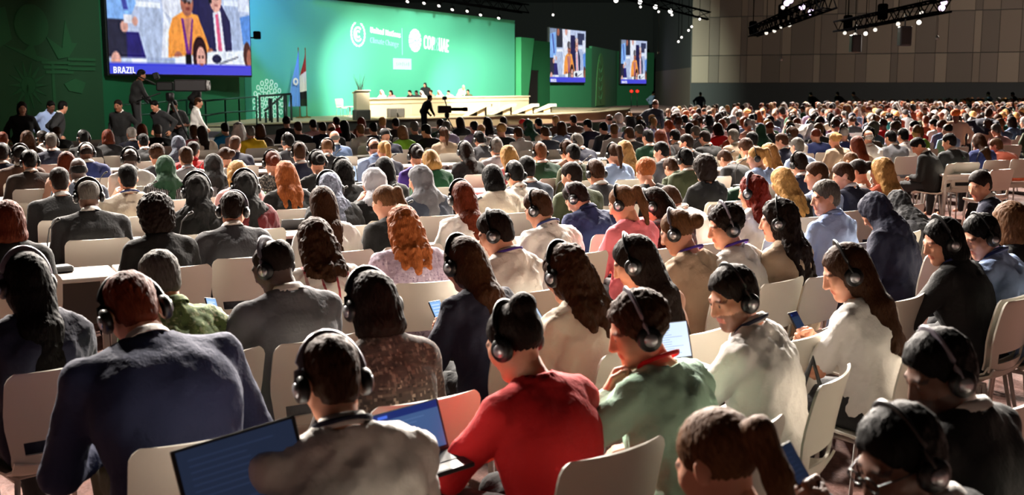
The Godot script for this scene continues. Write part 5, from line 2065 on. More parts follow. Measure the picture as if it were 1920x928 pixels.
func stage() -> void:
	var teal := mat("backdrop teal", Color(0.34, 0.76, 0.62), 0.7)
	var bd := wall("wall_backdrop", BD_A, BD_B, 0.0, 6.4, teal, 0.4)
	bd.name = "wall_backdrop"
	var wb := wall_basis(BD_A, BD_B)
	# lettering and emblems on the backdrop
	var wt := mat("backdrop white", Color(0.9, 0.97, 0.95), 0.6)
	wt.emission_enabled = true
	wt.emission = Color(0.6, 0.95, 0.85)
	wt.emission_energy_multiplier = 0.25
	var tilt_in := Basis(Vector3.BACK, -0.055)
	var em := thing("emblem", "round emblem of nested open rings between two laurel branches on the backdrop", "emblem")
	em.transform = Transform3D(wb * tilt_in, on_wall(671, 64, BD_A, BD_B, 0.0))
	var s := 0.72
	put("ring", arc_plate(0.17 * s, 0.3 * s, 40, 330, 0.03, 1.0, 30), wt, em)
	put("ring", arc_plate(0.42 * s, 0.56 * s, 48, 322, 0.03, 1.0, 36), wt, em)
	for side in [-1.0, 1.0]:
		for k in 9:
			var a := deg_to_rad(-78.0 + k * 17.0)
			var p := Vector2(cos(a) * side, sin(a)) * 0.86 * s
			var t := Vector2(-sin(a) * side, cos(a))
			var nn := Vector2(t.y, -t.x)
			put("laurel_leaf", plate(PackedVector2Array([p - t * 0.17 * s, p + nn * 0.09 * s, p + t * 0.2 * s, p - nn * 0.09 * s]), 0.03), wt, em)
	var t1 := thing("lettering", "bold words United Nations on the backdrop beside the emblem", "lettering")
	t1.transform = Transform3D(wb * tilt_in, on_wall(694, 56, BD_A, BD_B, 0.02))
	put("words", letters("United Nations", 0.3, 0.03), wt, t1)
	var t2 := thing("lettering", "thin words Climate Change on the backdrop under the bold line", "lettering")
	t2.transform = Transform3D(wb * tilt_in, on_wall(694, 75, BD_A, BD_B, 0.02))
	put("words", letters("Climate Change", 0.29, 0.02, false), mat("backdrop pale", Color(0.55, 0.9, 0.8), 0.6), t2)
	put("divider", box_mesh(Vector3(0.035, 1.5, 0.02)), mat("backdrop pale", Color(0.55, 0.9, 0.8), 0.6), t1, Transform3D(tilt_in.inverse(), wb.inverse() * (on_wall(754.5, 72, BD_A, BD_B, 0.01) - t1.position)))
	var gl := thing("emblem", "globe emblem of small patterned pieces on the backdrop beside the COP lettering", "emblem")
	gl.transform = Transform3D(wb, on_wall(778, 76, BD_A, BD_B, 0.0))
	put("disc", arc_plate(0, 0.66, 0, 360, 0.015, 1.0, 36), mat("backdrop pale", Color(0.55, 0.9, 0.8), 0.6), gl)
	for ring in 3:
		var cnt: int = [5, 9, 14][ring]
		for k in cnt:
			var a0 := 360.0 * k / cnt + ring * 11.0
			put("piece", arc_plate([0.08, 0.27, 0.47][ring], [0.23, 0.43, 0.66][ring], a0, a0 + 360.0 / cnt * 0.72, 0.03, 1.0, 5), wt, gl)
	var t3 := thing("lettering", "tall condensed COP28UAE lettering on the backdrop", "lettering")
	t3.transform = Transform3D(wb * tilt_in * Basis.from_scale(Vector3(0.74, 1.25, 1)), on_wall(794, 79, BD_A, BD_B, 0.02))
	put("bold_letters", letters("COP", 0.62, 0.03), wt, t3)
	put("thin_letters", letters("28", 0.62, 0.02, false), mat("backdrop pale", Color(0.55, 0.9, 0.8), 0.6), t3, Transform3D(Basis.IDENTITY, Vector3(1.47, 0, 0)))
	put("bold_letters", letters("UAE", 0.62, 0.03), wt, t3, Transform3D(Basis.IDENTITY, Vector3(2.3, 0, 0)))
	var sg := thing("sign_panel", "small white glowing panel with a line of text under the globe emblem", "sign")
	sg.transform = Transform3D(wb, on_wall(754.5, 120, BD_A, BD_B, 0.02))
	put("panel", box_mesh(Vector3(1.85, 0.62, 0.05), 0.01), glow("sign white", Color(0.8, 1.0, 0.96), 1.5), sg)
	for k in 7:
		put("faint_print", box_mesh(Vector3(0.12, 0.2 - 0.03 * (k % 3), 0.006)), mat("sign print", Color(0.62, 0.78, 0.72), 0.7), sg, Transform3D(Basis.IDENTITY, Vector3(-0.6 + k * 0.2, 0, 0.027)))
	# a lace-like rosette at the backdrop's near foot
	var ro := thing("rosette_pattern", "white lace-like round pattern low on the near end of the backdrop", "pattern")
	ro.transform = Transform3D(wb, on_wall(503, 193, BD_A, BD_B, 0.0))
	for ring in 4:
		for k in [6, 10, 14, 18][ring]:
			var a: float = TAU * k / [6, 10, 14, 18][ring] + ring * 0.2
			var p: Vector2 = Vector2(cos(a), sin(a)) * [0.2, 0.48, 0.76, 1.02][ring]
			put("loop", arc_plate(0.085, 0.13, 0, 359.9, 0.02, 1.0, 10), wt, ro, Transform3D(Basis.IDENTITY, Vector3(p.x, p.y, 0)))
	# end of the backdrop: a slanted fin, a lighter green wall with a dark doorway, the wall with the far screens
	var fin_m := mat("fin green", Color(0.2, 0.6, 0.38), 0.75)
	var e0 := at(966, 190, 77.2)
	var e1 := at(1031, 190, 83.0)
	e0.y = 0
	e1.y = 0
	wall("wall_stage", e0, e1, 0, 5.2, mat("green wall lit", Color(0.07, 0.42, 0.24), 0.75))
	var eb := wall_basis(e0, e1)
	var fin := thing("slanted_fin", "light green slanted fin standing at the far end of the backdrop", "panel")
	fin.transform = Transform3D(eb, e0)
	put("body", plate(PackedVector2Array([Vector2(0.1, 0.0), Vector2(1.0, 0.0), Vector2(2.4, 5.3), Vector2(0.1, 5.3)]), 0.4), fin_m, fin)
	var dr := struct("door_1", box_mesh(Vector3(1.9, 2.6, 0.12), 0.02), mat("doorway dark", Color(0.012, 0.014, 0.014), 0.8), Transform3D(eb, on_wall(997, 176, e0, e1, 0.05)))
	dr.position.y = 1.75
	put("door_frame", box_mesh(Vector3(2.1, 0.1, 0.16), 0.01), mat("doorway trim", Color(0.03, 0.06, 0.05), 0.7), dr, Transform3D(Basis.IDENTITY, Vector3(0, 1.33, 0)))
	var g1 := Vector3(1.9, 0, -93.1)
	var g2 := Vector3(7.2, 0, -102.5)
	var g3 := Vector3(10.9, 0, -117.3)
	var g4 := Vector3(15.4, 0, -123.1)
	var dk := mat("green wall far", Color(0.05, 0.3, 0.17), 0.8)
	wall("wall_green_1", g1, g2, 0, 5.4, dk)
	wall("wall_green_2", g2, g3, 0, 5.6, dk)
	wall("wall_green_3", g3, g4, 0, 5.6, dk)
	var gb := wall_basis(g2, g3)
	var arch := thing("tree_relief", "tall rounded tree shape in paler green on the wall between the far screens", "wall relief")
	arch.transform = Transform3D(gb, on_wall(1125, 200, g2, g3, 0.0))
	arch.position.y = 0.0
	var ap := PackedVector2Array([Vector2(-2.6, 0.2)])
	for k in 15:
		var a := PI - PI * k / 14
		ap.append(Vector2(cos(a) * (2.3 - 0.5 * sin(a)), 2.2 + sin(a) * 2.9))
	ap.append(Vector2(2.6, 0.2))
	put("body", plate(ap, 0.06), mat("relief olive", Color(0.16, 0.34, 0.14), 0.8), arch)
	for k in 9:
		put("branch", tube([Vector3(0, 0.4 + k * 0.42, 0.07), Vector3((1.0 if k % 2 else -1.0) * 1.1, 1.1 + k * 0.42, 0.07)], [0.03], 5), mat("relief green", Color(0.13, 0.33, 0.19), 0.8), arch)
	# the stage itself
	var deck := mat("stage floor", Color(0.72, 0.66, 0.52), 0.55)
	var st_ := thing("stage_platform", "low pale stage platform in front of the green backdrop", "stage")
	put("deck", prism([[-12.6, -43.6], [-11.4, -44.6], [-8.66, -49.2], [-3.5, -56.4], [1.2, -62.5], [5.7, -70.0], [7.0, -80.0], [3.0, -83.0], [0.3, -77.1], [-12.1, -53.1]], 0.44, 0.5), deck, st_)
	put("fascia", prism([[-12.6, -43.65], [-11.4, -44.7], [-8.66, -49.3], [-3.5, -56.5], [-3.6, -57.4], [-9.0, -50.5], [-12.5, -46.0]], 0.0, 0.44), mat("fascia grey", Color(0.2, 0.19, 0.17), 0.7), st_)
	var ap_ := thing("stage_apron", "pale curved apron wall along the far part of the stage front", "apron")
	put("body", prism([[-3.2, -56.0], [-0.6, -58.6], [2.4, -62.6], [5.2, -68.0], [7.6, -75.0], [8.6, -82.0], [7.4, -82.0], [4.6, -70.0], [1.0, -63.2], [-3.3, -57.0]], 0.0, 0.45), mat("apron beige", Color(0.74, 0.66, 0.5), 0.6), ap_)
	put("ledge", prism([[-3.2, -55.95], [-0.6, -58.5], [2.45, -62.5], [5.3, -67.9], [7.7, -74.9], [8.7, -82.0], [7.4, -82.0], [4.6, -70.0], [1.0, -63.2], [-3.3, -57.0]], 0.45, 0.5), mat("apron light", Color(0.82, 0.76, 0.62), 0.5), ap_)
	# slanted blocks in a row along the apron
	for q in [[866, 219, 914, 195, 57.6], [914, 217, 962, 195, 59.8], [956, 215, 1004, 195, 62.2], [993, 212, 1037, 195, 65.4]]:
		var a := at(q[0], q[1], q[4])
		var b := at(q[2], q[3], q[4])
		var o := thing("slanted_block", "pale slanted stage block with a shadowed hollow, %s of four from the left" % ORD[[866, 914, 956, 993].find(q[0])], "stage block", Vector3(a.x, 0.5, a.z), -0.02)
		var w: float = b.x - a.x
		var h1: float = b.y - 0.5
		var light := mat("apron light", Color(0.82, 0.76, 0.62), 0.5)
		put("top_slab", plate(PackedVector2Array([Vector2(0, 0), Vector2(0.3, 0), Vector2(w - 0.05, h1 - 0.14), Vector2(w + 0.2, h1 - 0.14), Vector2(w + 0.2, h1), Vector2(w - 0.25, h1)]), 1.2), light, o, Transform3D(Basis.IDENTITY, Vector3(0, 0, -1.2)))
		put("foot", box_mesh(Vector3(0.4, h1 - 0.12, 0.9), 0.02), light, o, Transform3D(Basis.IDENTITY, Vector3(w * 0.74, (h1 - 0.12) / 2, -0.65)))
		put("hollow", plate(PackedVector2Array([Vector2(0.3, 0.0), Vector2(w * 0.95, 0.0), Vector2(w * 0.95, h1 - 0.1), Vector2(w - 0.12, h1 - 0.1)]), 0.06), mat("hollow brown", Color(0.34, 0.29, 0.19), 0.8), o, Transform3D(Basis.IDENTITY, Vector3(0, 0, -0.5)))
	# panel table
	var p0 := Vector3(-7.2, 0, -56.5)
	var p1 := Vector3(1.05, 0, -71.5)
	var pb := wall_basis(p0, p1)
	var pl := (p1 - p0).length()
	var pt := thing("panel_table", "long pale panel table running across the stage", "table")
	pt.transform = Transform3D(pb, (p0 + p1) / 2)
	var pm := mat("table cream", Color(0.86, 0.8, 0.66), 0.5)
	for k in 9:
		put("front_panel", box_mesh(Vector3(pl / 9 - 0.015, 0.86, 0.05), 0.006), pm, pt, Transform3D(Basis.IDENTITY, Vector3(-pl / 2 + (k + 0.5) * pl / 9, 0.93, 0)))
	put("tabletop", box_mesh(Vector3(pl + 0.1, 0.06, 0.9), 0.01), mat("table cream light", Color(0.9, 0.86, 0.76), 0.45), pt, Transform3D(Basis.IDENTITY, Vector3(0, 1.39, -0.35)))
	for x in [-0.5, 0.5]:
		put("end_panel", box_mesh(Vector3(0.05, 0.86, 0.8), 0.006), pm, pt, Transform3D(Basis.IDENTITY, Vector3(x * (pl - 0.1), 0.93, -0.4)))
	put("ledge_line", box_mesh(Vector3(pl, 0.03, 0.02)), mat("table line", Color(0.6, 0.55, 0.44), 0.6), pt, Transform3D(Basis.IDENTITY, Vector3(0, 1.12, 0.034)))
	# the people on the panel
	var panel := [
		["717 173/G white/robe white/2", "person in white headcloth and white robe at the near end of the panel table"],
		["736 173/B dark/blouse pink/", "person with a dark bob and pink top at the panel table"],
		["772 174/S dark/jacket black/r", "person with dark hair and black jacket at the middle of the panel table"],
		["785 176/S black/jacket charcoal/3", "person in charcoal behind the panel table, beside the white-robed one"],
		["794 175/G white/robe white/3", "person in white robe beside the tall dark-robed figure on stage"],
		["811 177/C brown/blouse beige/f", "person with brown curls and beige top at the panel table"],
		["827 174/G white/robe cream/2", "person in cream robe and headcloth at the panel table"],
		["845 173/S black/shirt cream/", "person with black hair and cream shirt at the panel table"],
		["879 173/S dark/jacket olive/2", "person in olive jacket at the far part of the panel table"],
	]
	var i := 0
	for q in panel:
		var p := parse(fix(q[0]))
		p.lod = "C"
		p.la = "table"
		p.ra = "table"
		var base := on_wall(p.px, p.py, p0, p1, -1.0)
		p.pos = Vector3(base.x, 0.5, base.z)
		p.yaw = PI - 0.6
		person(p, q[1], "people on the stage")
		chair_at(p.pos, p.yaw, "chair on the stage under the " + q[1].replace("person in ", "").replace("person with ", "").get_slice(" at ", 0).get_slice(" behind ", 0).get_slice(" beside ", 0), false)
		i += 1
	var sp := parse(fix("798 160/H black/robe black/"))
	sp.merge({"stand": true, "lod": "C", "yaw": PI - 0.4, "w": 0.24, "fat": 0.08}, true)
	sp.pos = on_wall(798, 160, p0, p1, -1.9)
	sp.pos.y = 0.5
	person(sp, "person in black headscarf and wide black robe standing behind the panel table")
	sp = parse(fix("858 166/S white/shirt cream/N"))
	sp.merge({"stand": true, "lod": "C", "yaw": PI + 0.7}, true)
	sp.pos = on_wall(862, 166, p0, p1, -1.7)
	sp.pos.y = 0.5
	person(sp, "person with white hair and cream shirt stooping behind the panel table")
	# lectern, floor monitors, flags, chair, plant
	var lp := at(678, 200, 53.5)
	var lc := thing("lectern", "pale boxy lectern at the near front of the stage", "lectern", Vector3(lp.x, 0.5, lp.z), 0.45)
	put("body", box_mesh(Vector3(0.66, 1.2, 0.5), 0.02), pm, lc, Transform3D(Basis.IDENTITY, Vector3(0, 0.6, 0)))
	put("top", box_mesh(Vector3(0.74, 0.05, 0.6), 0.01), mat("table cream light", Color(0.9, 0.86, 0.76), 0.45), lc, Transform3D(Basis(Vector3.RIGHT, -0.2), Vector3(0, 1.25, 0)))
	put("microphone", tube([Vector3(0.1, 1.26, 0), Vector3(0.1, 1.5, -0.05), Vector3(0.1, 1.6, -0.15)], [0.012], 6), mat("black plastic", Color(0.05, 0.05, 0.055), 0.5), lc)
	for q in [[678, 219, 50.5, 0.74, "below the lectern"], [735, 218, 54.5, 0.4, "left of the pair at the stage's middle front"], [749, 217, 55.0, 0.42, "right of the pair at the stage's middle front"]]:
		var mp := at(q[0], q[1], q[2])
		var o := thing("floor_monitor", "grey box monitor on the stage floor, " + q[4], "loudspeaker", Vector3(mp.x, 0.5, mp.z), 0.5)
		put("body", box_mesh(Vector3(q[3], 0.46, 0.4), 0.03), mat("monitor grey", Color(0.34, 0.32, 0.28), 0.7), o, Transform3D(Basis.IDENTITY, Vector3(0, 0.23, 0)))
		put("grille", box_mesh(Vector3(q[3] * 0.86, 0.36, 0.02), 0.004), mat("grille grey", Color(0.26, 0.25, 0.22), 0.8), o, Transform3D(Basis.IDENTITY, Vector3(0, 0.24, 0.2)))
	for q in [[560, 54.0, "pale blue flag with a white emblem, hanging on a pole on the stage", 0], [573, 54.6, "red, white, black and green flag hanging on a pole on the stage", 1]]:
		var fp := at(q[0] + 2.0, 200, q[1])
		var o := thing("flag", q[2], "flag", Vector3(fp.x, 0.5, fp.z), 0.4)
		put("pole", lathe([[0.16, 0.0], [0.15, 0.04], [0.02, 0.06], [0.018, 2.35], [0.03, 2.37], [0.0, 2.44]], 10), mat("pole brass", Color(0.55, 0.45, 0.25), 0.4, 0.6), o)
		o.scale = Vector3.ONE * 1.38
		var bands: Array = [[0.0, 1.0, Color(0.45, 0.66, 0.92)]] if q[3] == 0 else [[0.0, 0.36, Color(0.66, 0.2, 0.12)], [0.36, 0.72, Color(0.9, 0.89, 0.86)], [0.72, 0.86, Color(0.1, 0.1, 0.1)], [0.86, 1.0, Color(0.12, 0.2, 0.12)]]
		for b in bands:
			var rows := []
			for n in 9:
				var t := lerpf(b[0], b[1], n / 8.0)
				var row := []
				for k in 15:
					var u := k / 14.0
					var spread := 0.06 + 0.36 * sin(minf(t * 1.25, 1.0) * PI * 0.62)
					var drop := t * 1.9 + u * 0.25 * (1.0 - t)
					row.append(Vector3(-0.25 * u * spread / 0.42 - 0.16 * t * t * u, 2.3 - drop, 0.02 + sin(u * 14.0 + t * 2.0) * 0.055 * (0.3 + t)))
				rows.append(row)
			put("cloth" if q[3] == 0 else "band", sheet(rows, 0.006), mat("flag %s" % b[2], b[2], 0.8), o)
		if q[3] == 0:
			put("white_emblem", arc_plate(0.06, 0.13, 0, 359.9, 0.02, 0.7, 20), mat("flag white", Color(0.92, 0.93, 0.95), 0.8), o, Transform3D(Basis.IDENTITY, Vector3(-0.14, 1.25, 0.09)))
	var cp := at(641, 205, 56.0)
	chair_at(Vector3(cp.x, 0.5, cp.z), -2.4, "empty white chair on the stage left of the lectern", false)
	var sp2 := at(656, 205, 55.5)
	var tb := thing("side_table", "small glass-topped side table beside the empty chair on the stage", "table", Vector3(sp2.x, 0.5, sp2.z))
	put("top", lathe([[0.0, 0.5], [0.3, 0.5], [0.3, 0.53], [0.0, 0.53]], 18), mat("table cream light", Color(0.9, 0.86, 0.76), 0.45), tb)
	put("stem", lathe([[0.2, 0.0], [0.2, 0.02], [0.03, 0.04], [0.03, 0.5]], 10), mat("white steel", Color(0.72, 0.7, 0.68), 0.35, 0.3), tb)
	var bp := at(675, 182, 58.5)
	var plant := thing("dry_branches", "tall dark dry branches standing behind the lectern", "plant", Vector3(bp.x, 0.5, bp.z))
	put("vase", lathe([[0.0, 0.0], [0.14, 0.0], [0.18, 0.4], [0.1, 0.8], [0.12, 0.9]], 12), mat("vase grey", Color(0.5, 0.48, 0.42), 0.6), plant)
	for k in 9:
		var a := TAU * k / 9
		put("branch", tube([Vector3(0, 0.8, 0), Vector3(cos(a) * 0.12, 1.5, sin(a) * 0.12), Vector3(cos(a) * 0.34, 1.9 + 0.12 * (k % 3), sin(a) * 0.3)], [0.022, 0.014, 0.005], 5), mat("twig", Color(0.13, 0.16, 0.12), 0.8), plant)
	# the cameraman before the stage and his camera
	var cmn := parse(fix("801 204/S black/jacket black/n"))
	cmn.merge({"stand": true, "lod": "B", "la": "hold", "ra": "hold", "yaw": -0.9, "lean": 0.5}, true)
	var cq := at(795, 206, 47.0)
	cmn.pos = Vector3(cq.x, -0.12, cq.z)
	cmn.pos.y = 0.0
	cmn.yaw = -1.0
	person(cmn, "person in black stooping behind a video camera before the stage")
	video_camera(at(838, 205, 46.5), -1.35, 1.0, "dark video camera on a tripod before the stage")
	# stage stairs with a rail at the near end
	var rl := mat("rail dark", Color(0.04, 0.1, 0.09), 0.5, 0.3)
	var ra := thing("stair_rail", "dark metal stair rail at the near end of the stage", "railing")
	var q0 := at(487, 180, 49.0)
	var q1 := at(520, 178, 49.5)
	var q2 := at(545, 176, 50.0)
	var q3 := at(497, 207, 47.0)
	put("handrail", tube([q0, q1, q2], [0.05], 6), rl, ra)
	put("sloping_rail", tube([q3, q1 + Vector3(0.2, -0.05, 0)], [0.045], 6), rl, ra)
	for q in [[487, 49.0, 1], [505, 49.2, 0], [520, 48.0, 0], [535, 49.8, 2], [546, 50.0, 1], [498, 47.0, 3], [509, 47.5, 0]]:
		var b := at(q[0], 200, q[1])
		var top_: float = [1.5, 1.62, 1.65, 0.95][q[2]]
		put("post", tube([Vector3(b.x, 0.0, b.z), Vector3(b.x, top_, b.z)], [0.09 if q[2] == 2 else 0.05], 6), rl, ra)
	# camera platform and ramp under the large screen, with rails
	var pf := thing("camera_platform", "dark raised camera platform under the large screen", "platform")
	put("deck", prism([[-9.4, -25.5], [-6.9, -26.5], [-7.2, -29.0], [-10.0, -28.0]], 0.62, 0.7), mat("platform dark", Color(0.06, 0.065, 0.065), 0.7), pf)
	put("skirt", prism([[-9.35, -25.6], [-6.95, -26.6], [-7.2, -28.9], [-9.9, -27.9]], 0.0, 0.62), mat("platform skirt", Color(0.03, 0.035, 0.035), 0.9), pf)
	video_camera(at(318, 162, 26.6), -1.5, 0.72, "broadcast camera with a long box lens on the camera platform", true)
	var rm := mat("rail green", Color(0.12, 0.3, 0.24), 0.4, 0.5)
	var ramp := thing("ramp", "pale ramp rising to the stage under the large screen", "ramp")
	put("body", prism([[-8.4, -30.2], [-11.0, -43.6], [-12.6, -43.6], [-10.2, -30.4]], 0.0, 0.42), mat("apron beige", Color(0.74, 0.66, 0.5), 0.6), ramp)
	var k := 0
	for q in [[[216, 197, 31.0], [262, 195, 31.5], [350, 187, 31.5], [385, 189, 32.0], [480, 181, 43.0]], [[240, 217, 30.0], [290, 213, 30.5], [390, 216, 31.0], [420, 211, 35.0], [482, 207, 43.0]]]:
		var pts := []
		for w in q:
			pts.append(at(w[0], w[1], w[2]))
		var o := thing("ramp_rail", ["upper", "lower"][k] + " green metal rail along the ramp under the large screen", "railing")
		put("bar", tube(pts, [0.028], 6), rm, o)
		for w in (q if k == 0 else []):
			var b := at(w[0], w[1], w[2])
			put("post", tube([Vector3(b.x, 0.0, b.z), b], [0.03], 6), rm, o)
		k += 1
	for q in [[422, 36.0], [448, 39.0]]:
		var b := at(q[0], 186, q[1])
		var o := thing("rail_post", "slim green rail post on the ramp, the %s of two" % ("nearer" if q[0] == 422 else "farther"), "post", Vector3(b.x, 0, b.z))
		put("tube", tube([Vector3(0, 0.3, 0), Vector3(0, b.y, 0)], [0.03], 6), rm, o)
	# red tally lights by the far screen
	for q in [[1184, 112.0, "left"], [1195, 112.0, "right"]]:
		var o := thing("tally_light", "small red glowing light under the far screen, the %s one" % q[2], "light", at(q[0], 171, q[1]))
		put("bulb", lathe([[0.0, -0.16], [0.16, -0.08], [0.16, 0.08], [0.0, 0.16]], 10), glow("red light", Color(1.0, 0.16, 0.1), 1.6), o)
		put("stand", tube([Vector3(0, -0.1, 0), Vector3(0, -q[1] * 0.0 - o.position.y, 0)], [0.04], 5), rl, o)
		var l := OmniLight3D.new()
		l.name = "light"
		l.light_color = Color(1.0, 0.16, 0.1)
		l.light_energy = 0.4
		l.omni_range = 100.0
		l.omni_attenuation = 2.0
		l.light_size = 0.1
		l.shadow_enabled = true
		o.add_child(l)
	var hb := thing("wall_box", "small black box lamp on the wall edge right of the large screen", "box", at(482, 66, 50.0))
	put("body", box_mesh(Vector3(0.28, 0.34, 0.3), 0.03), mat("truss black", Color(0.016, 0.016, 0.018), 0.95), hb)
	put("bracket", box_mesh(Vector3(0.5, 0.06, 0.06), 0.01), mat("truss black", Color(0.016, 0.016, 0.018), 0.95), hb, Transform3D(Basis.IDENTITY, Vector3(-0.2, -0.1, -0.2)))

func video_camera(pos: Vector3, yaw: float, size: float, label: String, studio := false) -> void:
	var o := thing("video_camera", label, "camera", Vector3(pos.x, 0.7 if studio else 0.0, pos.z), yaw)
	var m := mat("camera black", Color(0.03, 0.03, 0.033), 0.5)
	var y := pos.y - o.position.y
	put("body", box_mesh(Vector3(0.24, 0.3, 0.55) * size, 0.03), m, o, Transform3D(Basis.IDENTITY, Vector3(0, y, 0.1)))
	if studio:
		put("box_lens", box_mesh(Vector3(0.26, 0.28, 0.75), 0.03), mat("lens grey", Color(0.14, 0.13, 0.14), 0.5), o, Transform3D(Basis.IDENTITY, Vector3(0, y + 0.02, -0.5)))
		put("lens_ring", lathe([[0.09, 0.0], [0.12, 0.0], [0.12, 0.06], [0.09, 0.06]], 16), mat("lens edge", Color(0.6, 0.6, 0.6), 0.4), o, Transform3D(Basis(Vector3.RIGHT, -PI / 2), Vector3(0, y + 0.02, -0.87)))
		put("viewfinder", box_mesh(Vector3(0.2, 0.16, 0.12), 0.02), m, o, Transform3D(Basis(Vector3.RIGHT, 0.3), Vector3(0, y + 0.24, 0.3)))
		put("pan_bar", tube([Vector3(0.06, y - 0.15, 0.2), Vector3(0.1, y - 0.35, 0.75)], [0.018], 6), m, o)
		put("pan_bar", tube([Vector3(-0.06, y + 0.05, 0.35), Vector3(-0.1, y + 0.3, 0.85)], [0.018], 6), m, o)
	else:
		put("lens", lathe([[0.0, -0.3], [0.06, -0.3], [0.075, -0.1], [0.075, 0.28], [0.09, 0.3], [0.09, 0.46], [0.0, 0.44]], 14), m, o, Transform3D(Basis(Vector3.RIGHT, -PI / 2), Vector3(0, y, -0.4)))
		put("viewfinder", box_mesh(Vector3(0.16, 0.14, 0.18), 0.02), m, o, Transform3D(Basis.IDENTITY, Vector3(0.05, y + 0.46, 0.1)))
		put("viewfinder_arm", tube([Vector3(0, y + 0.1, 0), Vector3(0.05, y + 0.42, 0.1)], [0.025], 6), m, o)
	put("head", lathe([[0.05, y - 0.35], [0.09, y - 0.32], [0.1, y - 0.17], [0.06, y - 0.14]], 10), m, o)
	for k in 3:
		var a := TAU * k / 3 + 0.4
		put("leg", tube([Vector3(0, y - 0.3, 0), Vector3(cos(a) * 0.42, 0.0, sin(a) * 0.42)], [0.03, 0.02], 6), m, o)

# ---------------------------------------------------------------- chairs under the people, tables before them
func seats_and_tables() -> void:
	for p in people:
		var fine: bool = p.lod == "A" or (p.lod == "B" and not p.get("proc", false))
		chair_at(p.pos, p.yaw, chair_label(p), p.lod == "A", "chairs of the audience")
	for q in [[1508, 668, "empty white chair between the bearded person and the one in white T-shirt"], [1700, 590, "empty white chair left of the black bob with the laptop"], [1655, 472, "empty white chair with a dark strap, before the navy headscarf"], [1700, 458, "empty white chair beside the dark-strapped one, with a black bag"],
			[1905, 585, "empty white chair at the right edge before the black jacket"], [1912, 800, "empty white chair at the lower right corner"], [1345, 345, "empty white chair with a dark green coat over its back"], [1365, 400, "empty white chair next to the coat-hung one"], [1880, 330, "empty white chair beside the far white table"], [8, 400, "empty white chair at the left edge among the table rows"]]:
		var v := on(q[0], q[1], 0.8)
		v.y = 0
		var c := rows_c(v)
		var yaw := lerpf(0.78, TURN, smoothstep(5.5, 8.0, c))
		v += Basis(Vector3.UP, yaw) * Vector3(0, 0, -0.26)
		chair_at(v, yaw, q[2], true, "empty chairs")
	# tables: one row of desks before each row of seats in the block left of the aisle, and two further rows to the right
	var ords := ["first", "second", "third", "fourth", "fifth", "sixth", "seventh", "eighth", "ninth", "tenth", "eleventh", "twelfth"]
	for k in 12:
		var lo := 99.0
		var hi := -99.0
		for p in people:
			if p.row == k and not (k == 0 and rows_u(p.pos) > 4.6) and rows_u(p.pos) < 13.0:
				lo = minf(lo, rows_u(p.pos))
				hi = maxf(hi, rows_u(p.pos))
		if hi < lo:
			continue
		lo -= 1.1
		var n := int(ceil((hi + 0.5 - lo) / 1.8))
		for i in n:
			var v := from_rows(ROWS[k] + 0.66, lo + (i + 0.5) * 1.8)
			if v.x > 4.2 and v.z > -21.0:
				continue
			table_at(v, TURN, 1.78, 0.5, "white desk, %s from the left in the %s desk row from the camera" % [ords[mini(i, 11)], ords[k]], true, "desks of the table rows")
	# things on the desks
	var r := RandomNumberGenerator.new()
	r.seed = 5
	for p in people:
		if p.row < 0 or p.row > 8 or p.get("proc", false) or (p.row == 0 and rows_u(p.pos) > 4.6) or rows_u(p.pos) > 12.5 or (p.pos.x > 3.4 and p.pos.z > -21.5):
			continue
		var u := rows_u(p.pos)
		var what := r.randi() % 4
		var v := from_rows(ROWS[p.row] + 0.74, u + 0.34) + Vector3(0, 0.741, 0)
		if what <= 1:
			microphone(v, TURN + 0.2, fit(["black desk microphone before the person with ", "desk microphone before ", "microphone before "], p))
		elif what == 2:
			papers(v, TURN + r.randf_range(-0.4, 0.4), fit(["white papers before the person with ", "white papers before ", "papers before "], p))
		else:
			bottle(v, fit(["water bottle before the person with ", "water bottle before ", "bottle before "], p))
		if r.randf() < 0.3:
			papers(from_rows(ROWS[p.row] + 0.66, u - 0.3) + Vector3(0, 0.741, 0), TURN + r.randf_range(-0.4, 0.4), fit(["loose white sheets left of the person with ", "loose sheets beside ", "sheets beside "], p))
	# the white tables on the right
	var ta := on(1802, 323, 0.74)
	table_at(Vector3(ta.x, 0, ta.z), 0.15, 0.95, 0.7, "white table with slim legs standing by the open floor on the right", false)
	microphone(Vector3(ta.x + 0.3, 0.741, ta.z), 0.5, "black desk microphone on the white table by the open floor")
	papers(Vector3(ta.x - 0.2, 0.741, ta.z + 0.05), 0.3, "white papers on the white table by the open floor")
	bottle(Vector3(ta.x + 0.05, 0.741, ta.z - 0.1), "water bottle on the white table by the open floor")

func find(px: float, py: float) -> Dictionary:
	var best := {}
	var d := 1e9
	for p in people:
		if p.has("px") and absf(p.px - px) + absf(p.py - py) < d:
			d = absf(p.px - px) + absf(p.py - py)
			best = p
	return best

